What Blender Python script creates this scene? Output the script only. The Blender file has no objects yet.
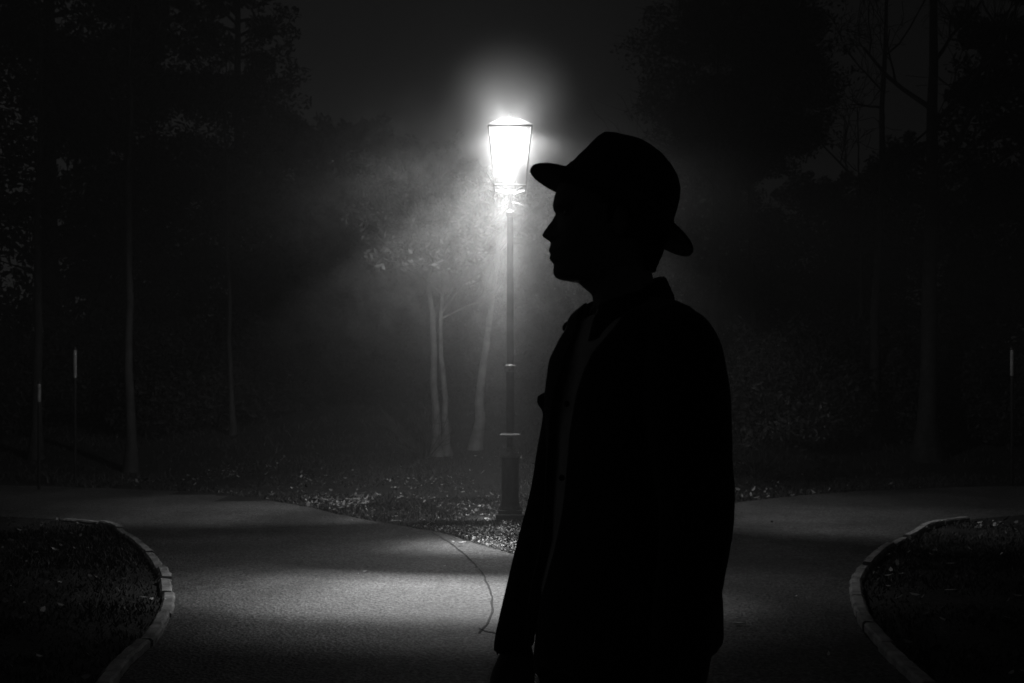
import bpy, bmesh, math, random
import numpy as np
from mathutils import Vector, Matrix, noise

random.seed(7)
RNG = np.random.default_rng(11)
R = math.radians
scene = bpy.context.scene
COL = scene.collection

# ------------------------------------------------------------------ camera
F, CX, HY, CAMZ = 1050.0, 512.0, 398.0, 1.31
cam_d = bpy.data.cameras.new('camera')
cam = bpy.data.objects.new('camera', cam_d)
COL.objects.link(cam)
cam.location = (0, 0, CAMZ)
cam.rotation_euler = (R(90), 0, 0)
cam_d.sensor_width = 36.0
cam_d.lens = 36.0 * F / 1024.0
cam_d.shift_y = (HY - 341.5) / 1024.0
cam_d.clip_start = 0.05
cam_d.clip_end = 2000
cam_d.dof.use_dof = True
cam_d.dof.focus_distance = 3.4
cam_d.dof.aperture_fstop = 9.0
scene.camera = cam

# ------------------------------------------------------------------ world: black and white night sky
world = bpy.data.worlds.new('World')
scene.world = world
world.use_nodes = True
wn, wl = world.node_tree.nodes, world.node_tree.links
wn.clear()
sky = wn.new('ShaderNodeTexSky')
sky.sky_type = 'NISHITA'
sky.sun_disc = False
sky.sun_elevation = R(12)
sky.sun_rotation = R(-50)
bw = wn.new('ShaderNodeRGBToBW')
bg = wn.new('ShaderNodeBackground')
bg.inputs['Strength'].default_value = 0.0016
wo = wn.new('ShaderNodeOutputWorld')
wl.new(sky.outputs[0], bw.inputs[0])
wl.new(bw.outputs[0], bg.inputs['Color'])
wl.new(bg.outputs[0], wo.inputs['Surface'])

# ------------------------------------------------------------------ exposure and renderer
vs = scene.view_settings
vs.view_transform = 'Standard'
vs.look = 'None'
vs.exposure = 0.0
vs.gamma = 1.0
vs.use_curve_mapping = False
cy = scene.cycles
cy.use_denoising = True
cy.max_bounces = 5
cy.diffuse_bounces = 2
cy.glossy_bounces = 2
cy.transmission_bounces = 4
cy.transparent_max_bounces = 10
cy.volume_bounces = 0
cy.volume_step_rate = 2.0
cy.volume_max_steps = 256
cy.sample_clamp_indirect = 4.0

# ------------------------------------------------------------------ the street lamp's light (output shaped by direction, with added dimming)
LAMP = Vector((-0.02, 11.2, 0.0))
SRC = Vector((-0.02, 11.2, 4.12))
LAMP_WATT = 4400.0


def lamp_light():
    ld = bpy.data.lights.new('lamp_light', 'POINT')
    ld.energy = LAMP_WATT
    ld.shadow_soft_size = 0.07
    ld.use_nodes = True
    n, l = ld.node_tree.nodes, ld.node_tree.links
    n.clear()
    out = n.new('ShaderNodeOutputLight')
    em = n.new('ShaderNodeEmission')
    g = n.new('ShaderNodeNewGeometry')
    sep = n.new('ShaderNodeSeparateXYZ')
    l.new(g.outputs['Incoming'], sep.inputs[0])

    def math_(op, a, b=None):
        m = n.new('ShaderNodeMath')
        m.operation = op
        for i, v in enumerate((a, b)):
            if v is None:
                continue
            if isinstance(v, (int, float)):
                m.inputs[i].default_value = v
            else:
                l.new(v, m.inputs[i])
        return m.outputs[0]

    def ramp(v, pts):
        r = n.new('ShaderNodeValToRGB')
        r.color_ramp.interpolation = 'EASE'
        e = r.color_ramp.elements
        e[0].position, e[0].color = pts[0][0], (pts[0][1],) * 3 + (1,)
        e[1].position, e[1].color = pts[-1][0], (pts[-1][1],) * 3 + (1,)
        for p, c in pts[1:-1]:
            k = e.new(p)
            k.color = (c, c, c, 1)
        l.new(v, r.inputs[0])
        return r.outputs[0]
    zz = math_('MULTIPLY', sep.outputs['Z'], -0.5)
    c01 = math_('ADD', zz, 0.5)                     # 1 straight down, .5 level, 0 straight up
    # forward lens lobe, polar part
    P = lambda deg: 0.5 + 0.5 * math.cos(R(deg))
    lobe = ramp(c01, [(0.0, 0.0), (P(92), 0.0), (P(80), 0.05), (P(62), 0.0), (P(56), 0.01), (P(52.5), 0.13), (P(49), 0.86), (P(44), 1.0),
                      (P(41.5), 0.5), (P(39.5), 0.02), (P(34), 0.05), (P(25), 0.70), (P(15), 0.12), (1.0, 0.0)])
    base = ramp(c01, [(0.0, 0.035), (P(140), 0.03), (P(115), 0.014), (P(93), 0.005), (P(89), 0.03), (P(84), 0.09), (P(75), 0.16), (P(67), 0.10), (P(57), 0.072), (P(48), 0.13),
                      (P(38), 0.15), (P(28), 0.08), (P(18), 0.14), (P(9), 0.18), (P(5), 0.55), (1.0, 0.8)])
    # azimuth part
    xx = math_('MULTIPLY', sep.outputs['X'], sep.outputs['X'])
    yy = math_('MULTIPLY', sep.outputs['Y'], sep.outputs['Y'])
    rr = math_('SQRT', math_('ADD', math_('ADD', xx, yy), 1e-5))
    fx, fy = -math.sin(R(8)), -math.cos(R(8))
    dt = math_('DIVIDE', math_('ADD', math_('MULTIPLY', sep.outputs['X'], fx), math_('MULTIPLY', sep.outputs['Y'], fy)), rr)
    dt01 = math_('ADD', math_('MULTIPLY', dt, 0.5), 0.5)
    az = ramp(dt01, [(0.0, 0.0), (P(50), 0.0), (P(30), 0.03), (P(22), 0.14), (P(13), 0.50), (P(5), 0.97), (1.0, 1.0)])
    corner = ramp(dt01, [(0.0, 1.0), (P(105), 1.0), (P(84), .85), (P(65), .10), (P(42), .26), (P(28), .32), (1.0, .4)])  # shade of the lantern's corner bars put into the lamp's output
    lowc = ramp(c01, [(0.0, 0.0), (P(80), 0.0), (P(64), 1.0), (1.0, 1.0)])
    corner = math_('ADD', math_('MULTIPLY', lowc, corner), math_('SUBTRACT', 1.0, lowc))
    side = ramp(math_('ADD', math_('MULTIPLY', math_('DIVIDE', sep.outputs['X'], rr), 0.5), 0.5),
                [(0.0, 1.0), (0.55, 0.95), (0.8, 0.6), (0.92, 0.65), (1.0, 0.8)])
    fm = ramp(dt01, [(0.0, 0.0), (P(105), 0.0), (P(78), 1.0), (1.0, 1.0)])
    tm = ramp(c01, [(0.0, 0.0), (P(92), 0.0), (P(85), .85), (P(68), .95), (P(56), .95), (P(49), 0.0), (1.0, 0.0)])
    base = math_('MULTIPLY', base, math_('SUBTRACT', 1.0, math_('MULTIPLY', fm, tm)))  # front output dimmed to darken the foreground path and the sky
    tot = math_('ADD', math_('MULTIPLY', lobe, az), math_('MULTIPLY', math_('MULTIPLY', base, corner), side))
    l.new(tot, em.inputs['Strength'])
    l.new(em.outputs[0], out.inputs['Surface'])
    o = bpy.data.objects.new('lamp_light', ld)
    o.location = SRC
    COL.objects.link(o)
    return o


lamp_light()

# ================================================================== helpers


def W(px, py, Y):
    """pixel seen at distance Y -> point (used once, for measuring the layout)"""
    return Vector(((px - CX) / F * Y, Y, CAMZ + (HY - py) / F * Y))


def G(px, py, h=0.0):
    Y = F * (CAMZ - h) / (py - HY)
    return Vector(((px - CX) / F * Y, Y, h))


def tag(o, label=None, cat=None, group=None, kind=None):
    if label:
        o['label'] = label
    if cat:
        o['category'] = cat
    if group:
        o['group'] = group
    if kind:
        o['kind'] = kind
    return o


def empty(name, loc):
    o = bpy.data.objects.new(name, None)
    o.location = loc
    o.empty_display_size = 0.2
    COL.objects.link(o)
    return o


def link(name, me, mat, parent=None, smooth=False, world_coords=True):
    o = bpy.data.objects.new(name, me)
    if mat:
        me.materials.clear()
        me.materials.append(mat)
    if smooth:
        me.polygons.foreach_set('use_smooth', [True] * len(me.polygons))
        if len(me.polygons) < 2500:
            me.set_sharp_from_angle(angle=R(38))
    COL.objects.link(o)
    if parent is not None:
        o.parent = parent
        if world_coords:
            root = parent
            off = Vector(root.location)
            while root.parent is not None:
                root = root.parent
                off += Vector(root.location)
            me.transform(Matrix.Translation(-off))
    return o


def mesh_pydata(name, v, f):
    me = bpy.data.meshes.new(name)
    me.from_pydata([tuple(p) for p in v], [], [tuple(q) for q in f])
    me.update()
    return me


def mesh_np(name, V, n_per):
    """V: (faces, n_per, 3) array of separate polygons"""
    nf = V.shape[0]
    me = bpy.data.meshes.new(name)
    me.vertices.add(nf * n_per)
    me.vertices.foreach_set('co', V.astype(np.float32).ravel())
    me.loops.add(nf * n_per)
    me.loops.foreach_set('vertex_index', np.arange(nf * n_per, dtype=np.int32))
    me.polygons.add(nf)
    me.polygons.foreach_set('loop_start', np.arange(0, nf * n_per, n_per, dtype=np.int32))
    me.polygons.foreach_set('loop_total', np.full(nf, n_per, dtype=np.int32))
    me.update(calc_edges=True)
    return me


def interp(x, pts):
    xs = [p[0] for p in pts]
    ys = [p[1] for p in pts]
    return float(np.interp(x, xs, ys))


def smooth_interp(x, pts):
    """Catmull-Rom through (x, y) points sorted by x"""
    if x <= pts[0][0]:
        return pts[0][1]
    if x >= pts[-1][0]:
        return pts[-1][1]
    for i in range(len(pts) - 1):
        if pts[i][0] <= x <= pts[i + 1][0]:
            x0, y0 = pts[i]
            x1, y1 = pts[i + 1]
            m0 = (y1 - pts[i - 1][1]) / (x1 - pts[i - 1][0]) if i > 0 else (y1 - y0) / (x1 - x0)
            m1 = (pts[i + 2][1] - y0) / (pts[i + 2][0] - x0) if i < len(pts) - 2 else (y1 - y0) / (x1 - x0)
            h = x1 - x0
            t = (x - x0) / h
            return ((2 * t**3 - 3 * t**2 + 1) * y0 + (t**3 - 2 * t**2 + t) * h * m0 +
                    (-2 * t**3 + 3 * t**2) * y1 + (t**3 - t**2) * h * m1)


def lathe(profile, n=24, center=(0, 0, 0), square=False):
    """closed solid of revolution from (radius, z) pairs"""
    v, f = [], []
    cx, cy_, cz = center
    for r, z in profile:
        for k in range(n):
            a = 2 * math.pi * k / n + (math.pi / 4 if square else 0)
            rr = r * (math.sqrt(2) if square else 1)
            v.append((cx + rr * math.cos(a), cy_ + rr * math.sin(a), cz + z))
    m = len(profile)
    for i in range(m - 1):
        for k in range(n):
            a, b = i * n + k, i * n + (k + 1) % n
            f.append((a, b, b + n, a + n))
    f.append(tuple(reversed(range(n))))
    f.append(tuple(range((m - 1) * n, m * n)))
    return v, f


def tube(pts, radii, n=8, cap=True):
    pts = [Vector(p) for p in pts]
    v, f = [], []
    up = Vector((0.13, 0.21, 1)).normalized()
    d0 = (pts[1] - pts[0]).normalized()
    if abs(d0.dot(up)) > 0.9:
        up = Vector((1, 0.1, 0)).normalized()
    for i, p in enumerate(pts):
        a = pts[max(0, i - 1)]
        b = pts[min(len(pts) - 1, i + 1)]
        d = (b - a).normalized()
        x = up.cross(d).normalized()
        y = d.cross(x).normalized()
        up = y.copy() if False else up
        for k in range(n):
            t = 2 * math.pi * k / n
            v.append(p + (x * math.cos(t) + y * math.sin(t)) * radii[i])
    for i in range(len(pts) - 1):
        for k in range(n):
            a, b = i * n + k, i * n + (k + 1) % n
            f.append((a, b, b + n, a + n))
    if cap:
        f.append(tuple(reversed(range(n))))
        f.append(tuple(range((len(pts) - 1) * n, len(pts) * n)))
    return v, f


class MB:
    def __init__(self):
        self.v, self.f = [], []

    def add(self, vf):
        v, f = vf
        o = len(self.v)
        self.v += [tuple(p) for p in v]
        self.f += [tuple(i + o for i in q) for q in f]
        return self

    def box(self, c, s, rot=None):
        c = Vector(c)
        vs_ = []
        for x in (-.5, .5):
            for y in (-.5, .5):
                for z in (-.5, .5):
                    p = Vector((x * s[0], y * s[1], z * s[2]))
                    if rot is not None:
                        p = rot @ p
                    vs_.append(c + p)
        return self.add((vs_, [(0, 1, 3, 2), (4, 6, 7, 5), (0, 4, 5, 1), (2, 3, 7, 6), (0, 2, 6, 4), (1, 5, 7, 3)]))

    def mesh(self, name):
        return mesh_pydata(name, self.v, self.f)


def bevel_mesh(me, w=0.004, seg=2):
    bm = bmesh.new()
    bm.from_mesh(me)
    bmesh.ops.bevel(bm, geom=[e for e in bm.edges if len(e.link_faces) == 2 and e.calc_face_angle(0) > 0.6],
                    offset=w, segments=seg, affect='EDGES', profile=0.6)
    bm.to_mesh(me)
    bm.free()
    return me


def apply_mods(obj):
    """bake the modifiers of obj into a fresh mesh"""
    dg = bpy.context.evaluated_depsgraph_get()
    dg.update()
    ev = obj.evaluated_get(dg)
    me = bpy.data.meshes.new_from_object(ev)
    return me


# ================================================================== materials (all neutral: it is a black and white picture)
def new_mat(name):
    m = bpy.data.materials.new(name)
    m.use_nodes = True
    n, l = m.node_tree.nodes, m.node_tree.links
    b = n['Principled BSDF']
    return m, n, l, b


def surf(name, c0, c1, scale, rough=0.8, bump=0.0, bump_scale=None, detail=6, metallic=0.0, spec=0.5, lo=0.35, hi=0.65, sheen=0.0, dist=0.01):
    m, n, l, b = new_mat(name)
    tc = n.new('ShaderNodeTexCoord')
    nz = n.new('ShaderNodeTexNoise')
    nz.inputs['Scale'].default_value = scale
    nz.inputs['Detail'].default_value = detail
    nz.inputs['Roughness'].default_value = 0.62
    l.new(tc.outputs['Object'], nz.inputs['Vector'])
    rp = n.new('ShaderNodeValToRGB')
    e = rp.color_ramp.elements
    e[0].position, e[0].color = lo, (c0, c0, c0, 1)
    e[1].position, e[1].color = hi, (c1, c1, c1, 1)
    l.new(nz.outputs['Fac'], rp.inputs[0])
    l.new(rp.outputs[0], b.inputs['Base Color'])
    b.inputs['Roughness'].default_value = rough
    b.inputs['Metallic'].default_value = metallic
    b.inputs['Specular IOR Level'].default_value = spec
    if sheen:
        b.inputs['Sheen Weight'].default_value = sheen
    if bump:
        n2 = n.new('ShaderNodeTexNoise')
        n2.inputs['Scale'].default_value = bump_scale or scale * 3
        n2.inputs['Detail'].default_value = 5
        l.new(tc.outputs['Object'], n2.inputs['Vector'])
        bp = n.new('ShaderNodeBump')
        bp.inputs['Strength'].default_value = bump
        bp.inputs['Distance'].default_value = dist
        l.new(n2.outputs['Fac'], bp.inputs['Height'])
        l.new(bp.outputs[0], b.inputs['Normal'])
    return m


def asphalt_mat():
    m, n, l, b = new_mat('asphalt')
    tc = n.new('ShaderNodeTexCoord')
    big = n.new('ShaderNodeTexNoise')
    big.inputs['Scale'].default_value = 0.9
    big.inputs['Detail'].default_value = 4
    mid = n.new('ShaderNodeTexNoise')
    mid.inputs['Scale'].default_value = 9
    mid.inputs['Detail'].default_value = 5
    fine = n.new('ShaderNodeTexNoise')
    fine.inputs['Scale'].default_value = 38
    fine.inputs['Detail'].default_value = 3
    fine.inputs['Roughness'].default_value = 0.75
    vor = n.new('ShaderNodeTexVoronoi')
    vor.inputs['Scale'].default_value = 55
    for t in (big, mid, fine, vor):
        l.new(tc.outputs['Object'], t.inputs['Vector'])

    def mr(v, a, b_, c, d):
        k = n.new('ShaderNodeMapRange')
        k.inputs['From Min'].default_value = a
        k.inputs['From Max'].default_value = b_
        k.inputs['To Min'].default_value = c
        k.inputs['To Max'].default_value = d
        l.new(v, k.inputs['Value'])
        return k.outputs[0]

    def mul(a, b_):
        k = n.new('ShaderNodeMath')
        k.operation = 'MULTIPLY'
        l.new(a, k.inputs[0])
        l.new(b_, k.inputs[1])
        return k.outputs[0]
    v = mul(mr(big.outputs['Fac'], 0.32, 0.68, 0.66, 1.22), mr(mid.outputs['Fac'], 0.3, 0.7, 0.72, 1.24))
    v = mul(v, mr(fine.outputs['Fac'], 0.36, 0.64, 0.15, 2.0))
    k = n.new('ShaderNodeMath')
    k.operation = 'MULTIPLY'
    k.inputs[1].default_value = 0.105
    l.new(v, k.inputs[0])
    l.new(k.outputs[0], b.inputs['Base Color'])
    b.inputs['Roughness'].default_value = 0.72
    b.inputs['Specular IOR Level'].default_value = 0.35
    bp = n.new('ShaderNodeBump')
    bp.inputs['Strength'].default_value = 0.8
    bp.inputs['Distance'].default_value = 0.006
    add = n.new('ShaderNodeMath')
    add.operation = 'ADD'
    l.new(fine.outputs['Fac'], add.inputs[0])
    l.new(vor.outputs['Distance'], add.inputs[1])
    l.new(add.outputs[0], bp.inputs['Height'])
    l.new(bp.outputs[0], b.inputs['Normal'])
    return m


def per_leaf_mat(name, c0, c1, rough=0.7, translucent=0.0, scale=9.0):
    m, n, l, b = new_mat(name)
    g = n.new('ShaderNodeNewGeometry')
    wn_ = n.new('ShaderNodeTexWhiteNoise')
    wn_.noise_dimensions = '1D'
    l.new(g.outputs['Random Per Island'], wn_.inputs['W'])
    rp = n.new('ShaderNodeMapRange')
    rp.inputs['To Min'].default_value = c0
    rp.inputs['To Max'].default_value = c1
    pw = n.new('ShaderNodeMath')
    pw.operation = 'POWER'
    pw.inputs[1].default_value = 2.6
    l.new(wn_.outputs['Value'], pw.inputs[0])
    l.new(pw.outputs[0], rp.inputs['Value'])
    l.new(rp.outputs[0], b.inputs['Base Color'])
    b.inputs['Roughness'].default_value = rough
    return m


M_ASPHALT = asphalt_mat()
M_SOIL = surf('soil_and_turf', 0.012, 0.035, 3.0, 0.95, 0.9, 38, dist=0.02)
M_KERB = surf('kerb_concrete', 0.22, 0.56, 9, 0.85, 0.6, 60, dist=0.006)
M_GRASS = per_leaf_mat('grass_blades', 0.022, 0.13, 0.7)
M_LITTER = per_leaf_mat('fallen_leaf', 0.06, 0.70, 0.6)
M_TWIG = surf('twig_bark', 0.10, 0.22, 20, 0.8)
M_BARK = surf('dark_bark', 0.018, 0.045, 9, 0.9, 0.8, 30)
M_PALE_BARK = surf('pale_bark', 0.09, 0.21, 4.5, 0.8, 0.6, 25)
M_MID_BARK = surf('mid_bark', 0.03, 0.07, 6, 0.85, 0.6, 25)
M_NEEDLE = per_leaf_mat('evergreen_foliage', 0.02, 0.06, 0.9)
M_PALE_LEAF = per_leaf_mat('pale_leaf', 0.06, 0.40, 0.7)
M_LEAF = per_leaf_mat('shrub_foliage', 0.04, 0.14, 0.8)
M_IRON = surf('black_painted_iron', 0.045, 0.075, 14, 0.42, 0.25, 60, spec=0.5)
M_IRON_CAP = surf('pale_cast_iron', 0.14, 0.30, 25, 0.38, 0.4, 70)  # paler iron for the collars, base cap and ladder bars
M_LANTERN = surf('lantern_frame_paint', 0.26, 0.34, 18, 0.85, spec=0.15)
M_JACKET = surf('black_wool', 0.008, 0.014, 60, 0.95, 0.5, 240, sheen=0.3, spec=0.2, dist=0.003)
M_TROUSER = surf('black_twill', 0.008, 0.013, 80, 0.95, 0.3, 260, spec=0.15, dist=0.002)
M_SHIRT = surf('pale_cotton', 0.70, 0.82, 25, 0.9, 0.4, 60, spec=0.2, dist=0.01)
M_SKIN = surf('skin', 0.20, 0.26, 14, 0.55, 0.3, 120, dist=0.002)
M_HAIR = surf('dark_hair', 0.010, 0.022, 90, 0.6, 0.7, 160, dist=0.004)
M_FELT = surf('dark_felt', 0.010, 0.017, 50, 0.95, 0.4, 300, sheen=0.1, spec=0.15, dist=0.002)
M_BAND = surf('ribbon', 0.006, 0.010, 40, 0.5)
M_SHOE = surf('black_leather', 0.010, 0.018, 40, 0.4)
M_WHITE = surf('white_paint', 0.12, 0.24, 12, 0.6)
M_EYE = surf('eye_grey', 0.10, 0.22, 60, 0.2)
M_CRACK = surf('crack_tar', 0.010, 0.020, 40, 0.9)

# glass of the lantern: hazy old glass that glows where the light falls through it
M_GLASS, _n, _l, _b = new_mat('hazy_glass')
_n.remove(_b)
_tr = _n.new('ShaderNodeBsdfTransparent')
_tl = _n.new('ShaderNodeBsdfTranslucent')
_mx = _n.new('ShaderNodeMixShader')
_mx.inputs[0].default_value = 0.0010
_l.new(_tr.outputs[0], _mx.inputs[1])
_l.new(_tl.outputs[0], _mx.inputs[2])
_l.new(_mx.outputs[0], _n['Material Output'].inputs['Surface'])

M_LED, _n, _l, _b = new_mat('lamp_emitter')
_n.remove(_b)
_e = _n.new('ShaderNodeEmission')
_e.inputs['Strength'].default_value = 4.0
_t2 = _n.new('ShaderNodeBsdfTransparent')
_ad = _n.new('ShaderNodeAddShader')
_l.new(_e.outputs[0], _ad.inputs[0])
_l.new(_t2.outputs[0], _ad.inputs[1])
_l.new(_ad.outputs[0], _n['Material Output'].inputs['Surface'])

# roof of the lantern, made translucent so uplight passes for the halo
M_ROOF, _n, _l, _b = new_mat('translucent_roof')
_n.remove(_b)
_tr = _n.new('ShaderNodeBsdfTransparent')
_tl = _n.new('ShaderNodeBsdfTranslucent')
_mx = _n.new('ShaderNodeMixShader')
_mx.inputs[0].default_value = 0.25
_l.new(_tr.outputs[0], _mx.inputs[1])
_l.new(_tl.outputs[0], _mx.inputs[2])
_l.new(_mx.outputs[0], _n['Material Output'].inputs['Surface'])


# ================================================================== ground
def bank(x, y):
    h = 0.0
    t = min(1, max(0, (abs(x + 0.3) - 2.6) / 4.0))
    y0 = 13.8 + 3.4 * t * t * (3 - 2 * t)
    if y > y0:
        h = 0.125 * (y - y0)
        h = min(h, 1.1 + 0.02 * (y - 23))
        h *= 1 - math.exp(-((y - y0) / 1.2) ** 2)
        h += 0.05 * noise.noise(Vector((x * .5, y * .5, 3)))
    return h


def build_ground():
    ys = sorted(set([-60, -30, -15, -6, -2] + [round(v, 2) for v in np.arange(0, 15.5, 1.0)] +
                    [round(v, 2) for v in np.arange(15.5, 30, 0.4)] + [32, 36, 42, 50, 60, 80, 120, 200, 400]))
    xs = sorted(set([-400, -200, -100, -60, -40, -30] + [round(v, 2) for v in np.arange(-24, 24.1, 0.8)] + [30, 40, 60, 100, 200, 400]))
    v, f = [], []
    for y in ys:
        for x in xs:
            v.append((x, y, bank(x, y)))
    nx = len(xs)
    for j in range(len(ys) - 1):
        for i in range(nx - 1):
            a = j * nx + i
            f.append((a, a + 1, a + nx + 1, a + nx))
    o = link('ground', mesh_pydata('ground', v, f), M_SOIL, smooth=True)
    tag(o, 'dark park turf and soil around the forked path', kind='structure')


def px_curve(pts, step=0.12):
    """ground curve through pixels, resampled"""
    P = [G(*p) if len(p) == 2 else Vector(p) for p in pts]
    out = []
    for i in range(len(P) - 1):
        p0 = P[max(i - 1, 0)]
        p1, p2 = P[i], P[i + 1]
        p3 = P[min(i + 2, len(P) - 1)]
        n = max(2, int((p2 - p1).length / step))
        for k in range(n):
            t = k / n
            q = 0.5 * ((2 * p1) + (-p0 + p2) * t + (2 * p0 - 5 * p1 + 4 * p2 - p3) * t * t + (-p0 + 3 * p1 - 3 * p2 + p3) * t ** 3)
            out.append(q)
    out.append(P[-1])
    return out


LK = px_curve([(-16.0, 13.3, 0), (-9.0, 12.6, 0), (-6.3, 11.8, 0), (95, 523), (128, 536), (152, 553), (167, 573), (173, 596), (168, 621), (153, 646), (131, 667),
               (-1.72, 4.2, 0), (-1.66, 2.5, 0), (-1.66, -1, 0), (-1.66, -14, 0)])
RK = px_curve([(16.0, 13.6, 0), (9.5, 12.8, 0), (6.6, 12.1, 0), (947, 523), (905, 538), (872, 557), (853, 580), (850, 600), (860, 628), (885, 657),
               (1.80, 4.2, 0), (1.76, 2.5, 0), (1.76, -1, 0), (1.76, -14, 0)])
VERGE = px_curve([(-17.5, 17.0, 0), (-11.5, 16.2, 0), (0, 485.5), (130, 489.5), (200, 493), (260, 499.5), (310, 508), (350, 517), (400, 526), (440, 533), (470, 542),
                  (500, 551), (540, 559), (585, 560), (630, 552), (672, 535), (705, 516), (735, 503.5), (790, 497), (850, 492),
                  (920, 489), (1024, 486), (12.5, 16.0, 0), (17.5, 16.6, 0)])


def build_path():
    # verge edge is wobbly where turf creeps over the tarmac
    vg = []
    for p in VERGE:
        w = 0.04 * noise.noise(Vector((p.x * 4, p.y * 4, 0))) + 0.025 * noise.noise(Vector((p.x * 14, p.y * 14, 1)))
        vg.append(Vector((p.x, p.y + w * 1.6, 0.004)))
    outline = vg + [Vector((p.x, p.y, 0.004)) for p in RK] + [Vector((p.x, p.y, 0.004)) for p in reversed(LK)]
    bm = bmesh.new()
    vs_ = [bm.verts.new(p) for p in outline]
    fc = bm.faces.new(vs_)
    if fc.normal.z < 0:
        fc.normal_flip()
    bmesh.ops.triangulate(bm, faces=[fc])
    bmesh.ops.recalc_face_normals(bm, faces=bm.faces)
    me = bpy.data.meshes.new('path')
    bm.to_mesh(me)
    bm.free()
    o = link('path', me, M_ASPHALT)
    tag(o, 'worn grey asphalt path forking left and right at the lamp post', kind='structure')
    return o


def build_kerb(curve, side, label):
    """edging slabs about 0.9 m long, set on edge; side = +1 when the lawn lies to the left of travel"""
    mb = MB()
    seglen = 0.90
    d = 0
    pts = [Vector(p) for p in curve]
    cum = [0]
    for i in range(1, len(pts)):
        cum.append(cum[-1] + (pts[i] - pts[i - 1]).length)

    def at(s):
        s = max(0, min(cum[-1], s))
        i = int(np.searchsorted(cum, s)) - 1
        i = max(0, min(len(pts) - 2, i))
        t = (s - cum[i]) / max(1e-6, cum[i + 1] - cum[i])
        p = pts[i].lerp(pts[i + 1], t)
        dd = (pts[i + 1] - pts[i]).normalized()
        return p, Vector((-dd.y, dd.x, 0)) * side
    s = 0
    w = 0.078
    while s < cum[-1] - 0.3:
        L = seglen * random.uniform(0.5, 1.0)
        gap = random.uniform(0.015, 0.045)
        jig, h = random.uniform(-0.014, 0.014), 0.045 + random.uniform(-0.018, 0.012)
        n = 12
        base = len(mb.v)
        for k in range(n + 1):
            p, nn = at(s + (L - gap) * k / n)
            rough = 0.010 * noise.noise(p * 9) + 0.008 * noise.noise(p * 31)
            prof = [(-0.0, -0.05), (-0.0 + rough, h - 0.012), (0.012 + rough, h + rough * .6), (w - 0.014, h - rough * .6), (w - rough, h - 0.014), (w, -0.05)]
            for a, z in prof:
                q = p + nn * (a + jig)
                mb.v.append((q.x, q.y, z))
        m = 6
        for k in range(n):
            for j in range(m - 1):
                a = base + k * m + j
                mb.f.append((a, a + 1, a + m + 1, a + m))
        mb.f.append(tuple(base + j for j in range(m)))
        mb.f.append(tuple(base + n * m + j for j in reversed(range(m))))
        s += L
    me = mb.mesh('kerb')
    bm = bmesh.new()
    bm.from_mesh(me)
    bmesh.ops.recalc_face_normals(bm, faces=bm.faces)
    bm.to_mesh(me)
    bm.free()
    o = link('kerb', me, M_KERB)
    tag(o, label, kind='structure')


def build_crack():
    c = px_curve([(432, 533), (452, 545), (470, 560), (483, 575), (490, 592), (492, 608), (487, 624), (479, 634)], 0.03)
    mb = MB()
    v = []
    for i, p in enumerate(c):
        d = (c[min(i + 1, len(c) - 1)] - c[max(i - 1, 0)]).normalized()
        nn = Vector((-d.y, d.x, 0))
        w = 0.006 + 0.005 * noise.noise(p * 6)
        q = p + nn * 0.012 * noise.noise(p * 5 + Vector((4, 4, 4)))
        v.append((q + nn * w + Vector((0, 0, .008)), q - nn * w + Vector((0, 0, .008))))
    vs_ = [x for pr in v for x in pr]
    f = [(2 * i, 2 * i + 1, 2 * i + 3, 2 * i + 2) for i in range(len(v) - 1)]
    # a short side crack
    c2 = [G(479, 628, .008), G(486, 631, .008), G(493, 632, .008), G(497, 634, .008)]
    b0 = len(vs_)
    for i, p in enumerate(c2):
        vs_ += [p + Vector((0, .010, 0)), p - Vector((0, .010, 0))]
    f += [(b0 + 2 * i, b0 + 2 * i + 1, b0 + 2 * i + 3, b0 + 2 * i + 2) for i in range(3)]
    o = link('path_crack', mesh_pydata('path_crack', vs_, f), M_CRACK)
    tag(o, 'dark curved crack in the asphalt beside the lamp post', kind='structure')


build_ground()
build_path()
build_kerb([p for p in LK if p.x > -4.75], -1, 'pale concrete edging along the left lawn')
build_kerb([p for p in RK if p.x < 4.85], +1, 'pale concrete edging along the right lawn')
build_crack()


# signed side tests for scattering ------------------------------------------------
def poly_contains(poly, X, Y):
    px = np.array([p.x for p in poly])
    py = np.array([p.y for p in poly])
    inside = np.zeros(X.shape, bool)
    j = len(px) - 1
    for i in range(len(px)):
        cond = ((py[i] > Y) != (py[j] > Y)) & (X < (px[j] - px[i]) * (Y - py[i]) / (py[j] - py[i] + 1e-12) + px[i])
        inside ^= cond
        j = i
    return inside


PATHPOLY = VERGE + RK + list(reversed(LK))


def scatter(n, x0, x1, y0, y1, on_path=False, margin_kerb=True):
    X = RNG.uniform(x0, x1, n)
    Y = RNG.uniform(y0, y1, n)
    ins = poly_contains(PATHPOLY, X, Y)
    k = ins if on_path else ~ins
    X, Y = X[k], Y[k]
    if not on_path and margin_kerb:
        kk = np.array([(p.x, p.y) for p in LK[::2] + RK[::2]])
        keep = np.ones(len(X), bool)
        for a in range(0, len(X), 4000):
            dx = X[a:a + 4000, None] - kk[None, :, 0]
            dy = Y[a:a + 4000, None] - kk[None, :, 1]
            keep[a:a + 4000] = (dx * dx + dy * dy).min(1) > 0.105 ** 2
        X, Y = X[keep], Y[keep]
    Z = np.array([bank(x, y) for x, y in zip(X, Y)])
    return X, Y, Z


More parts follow.
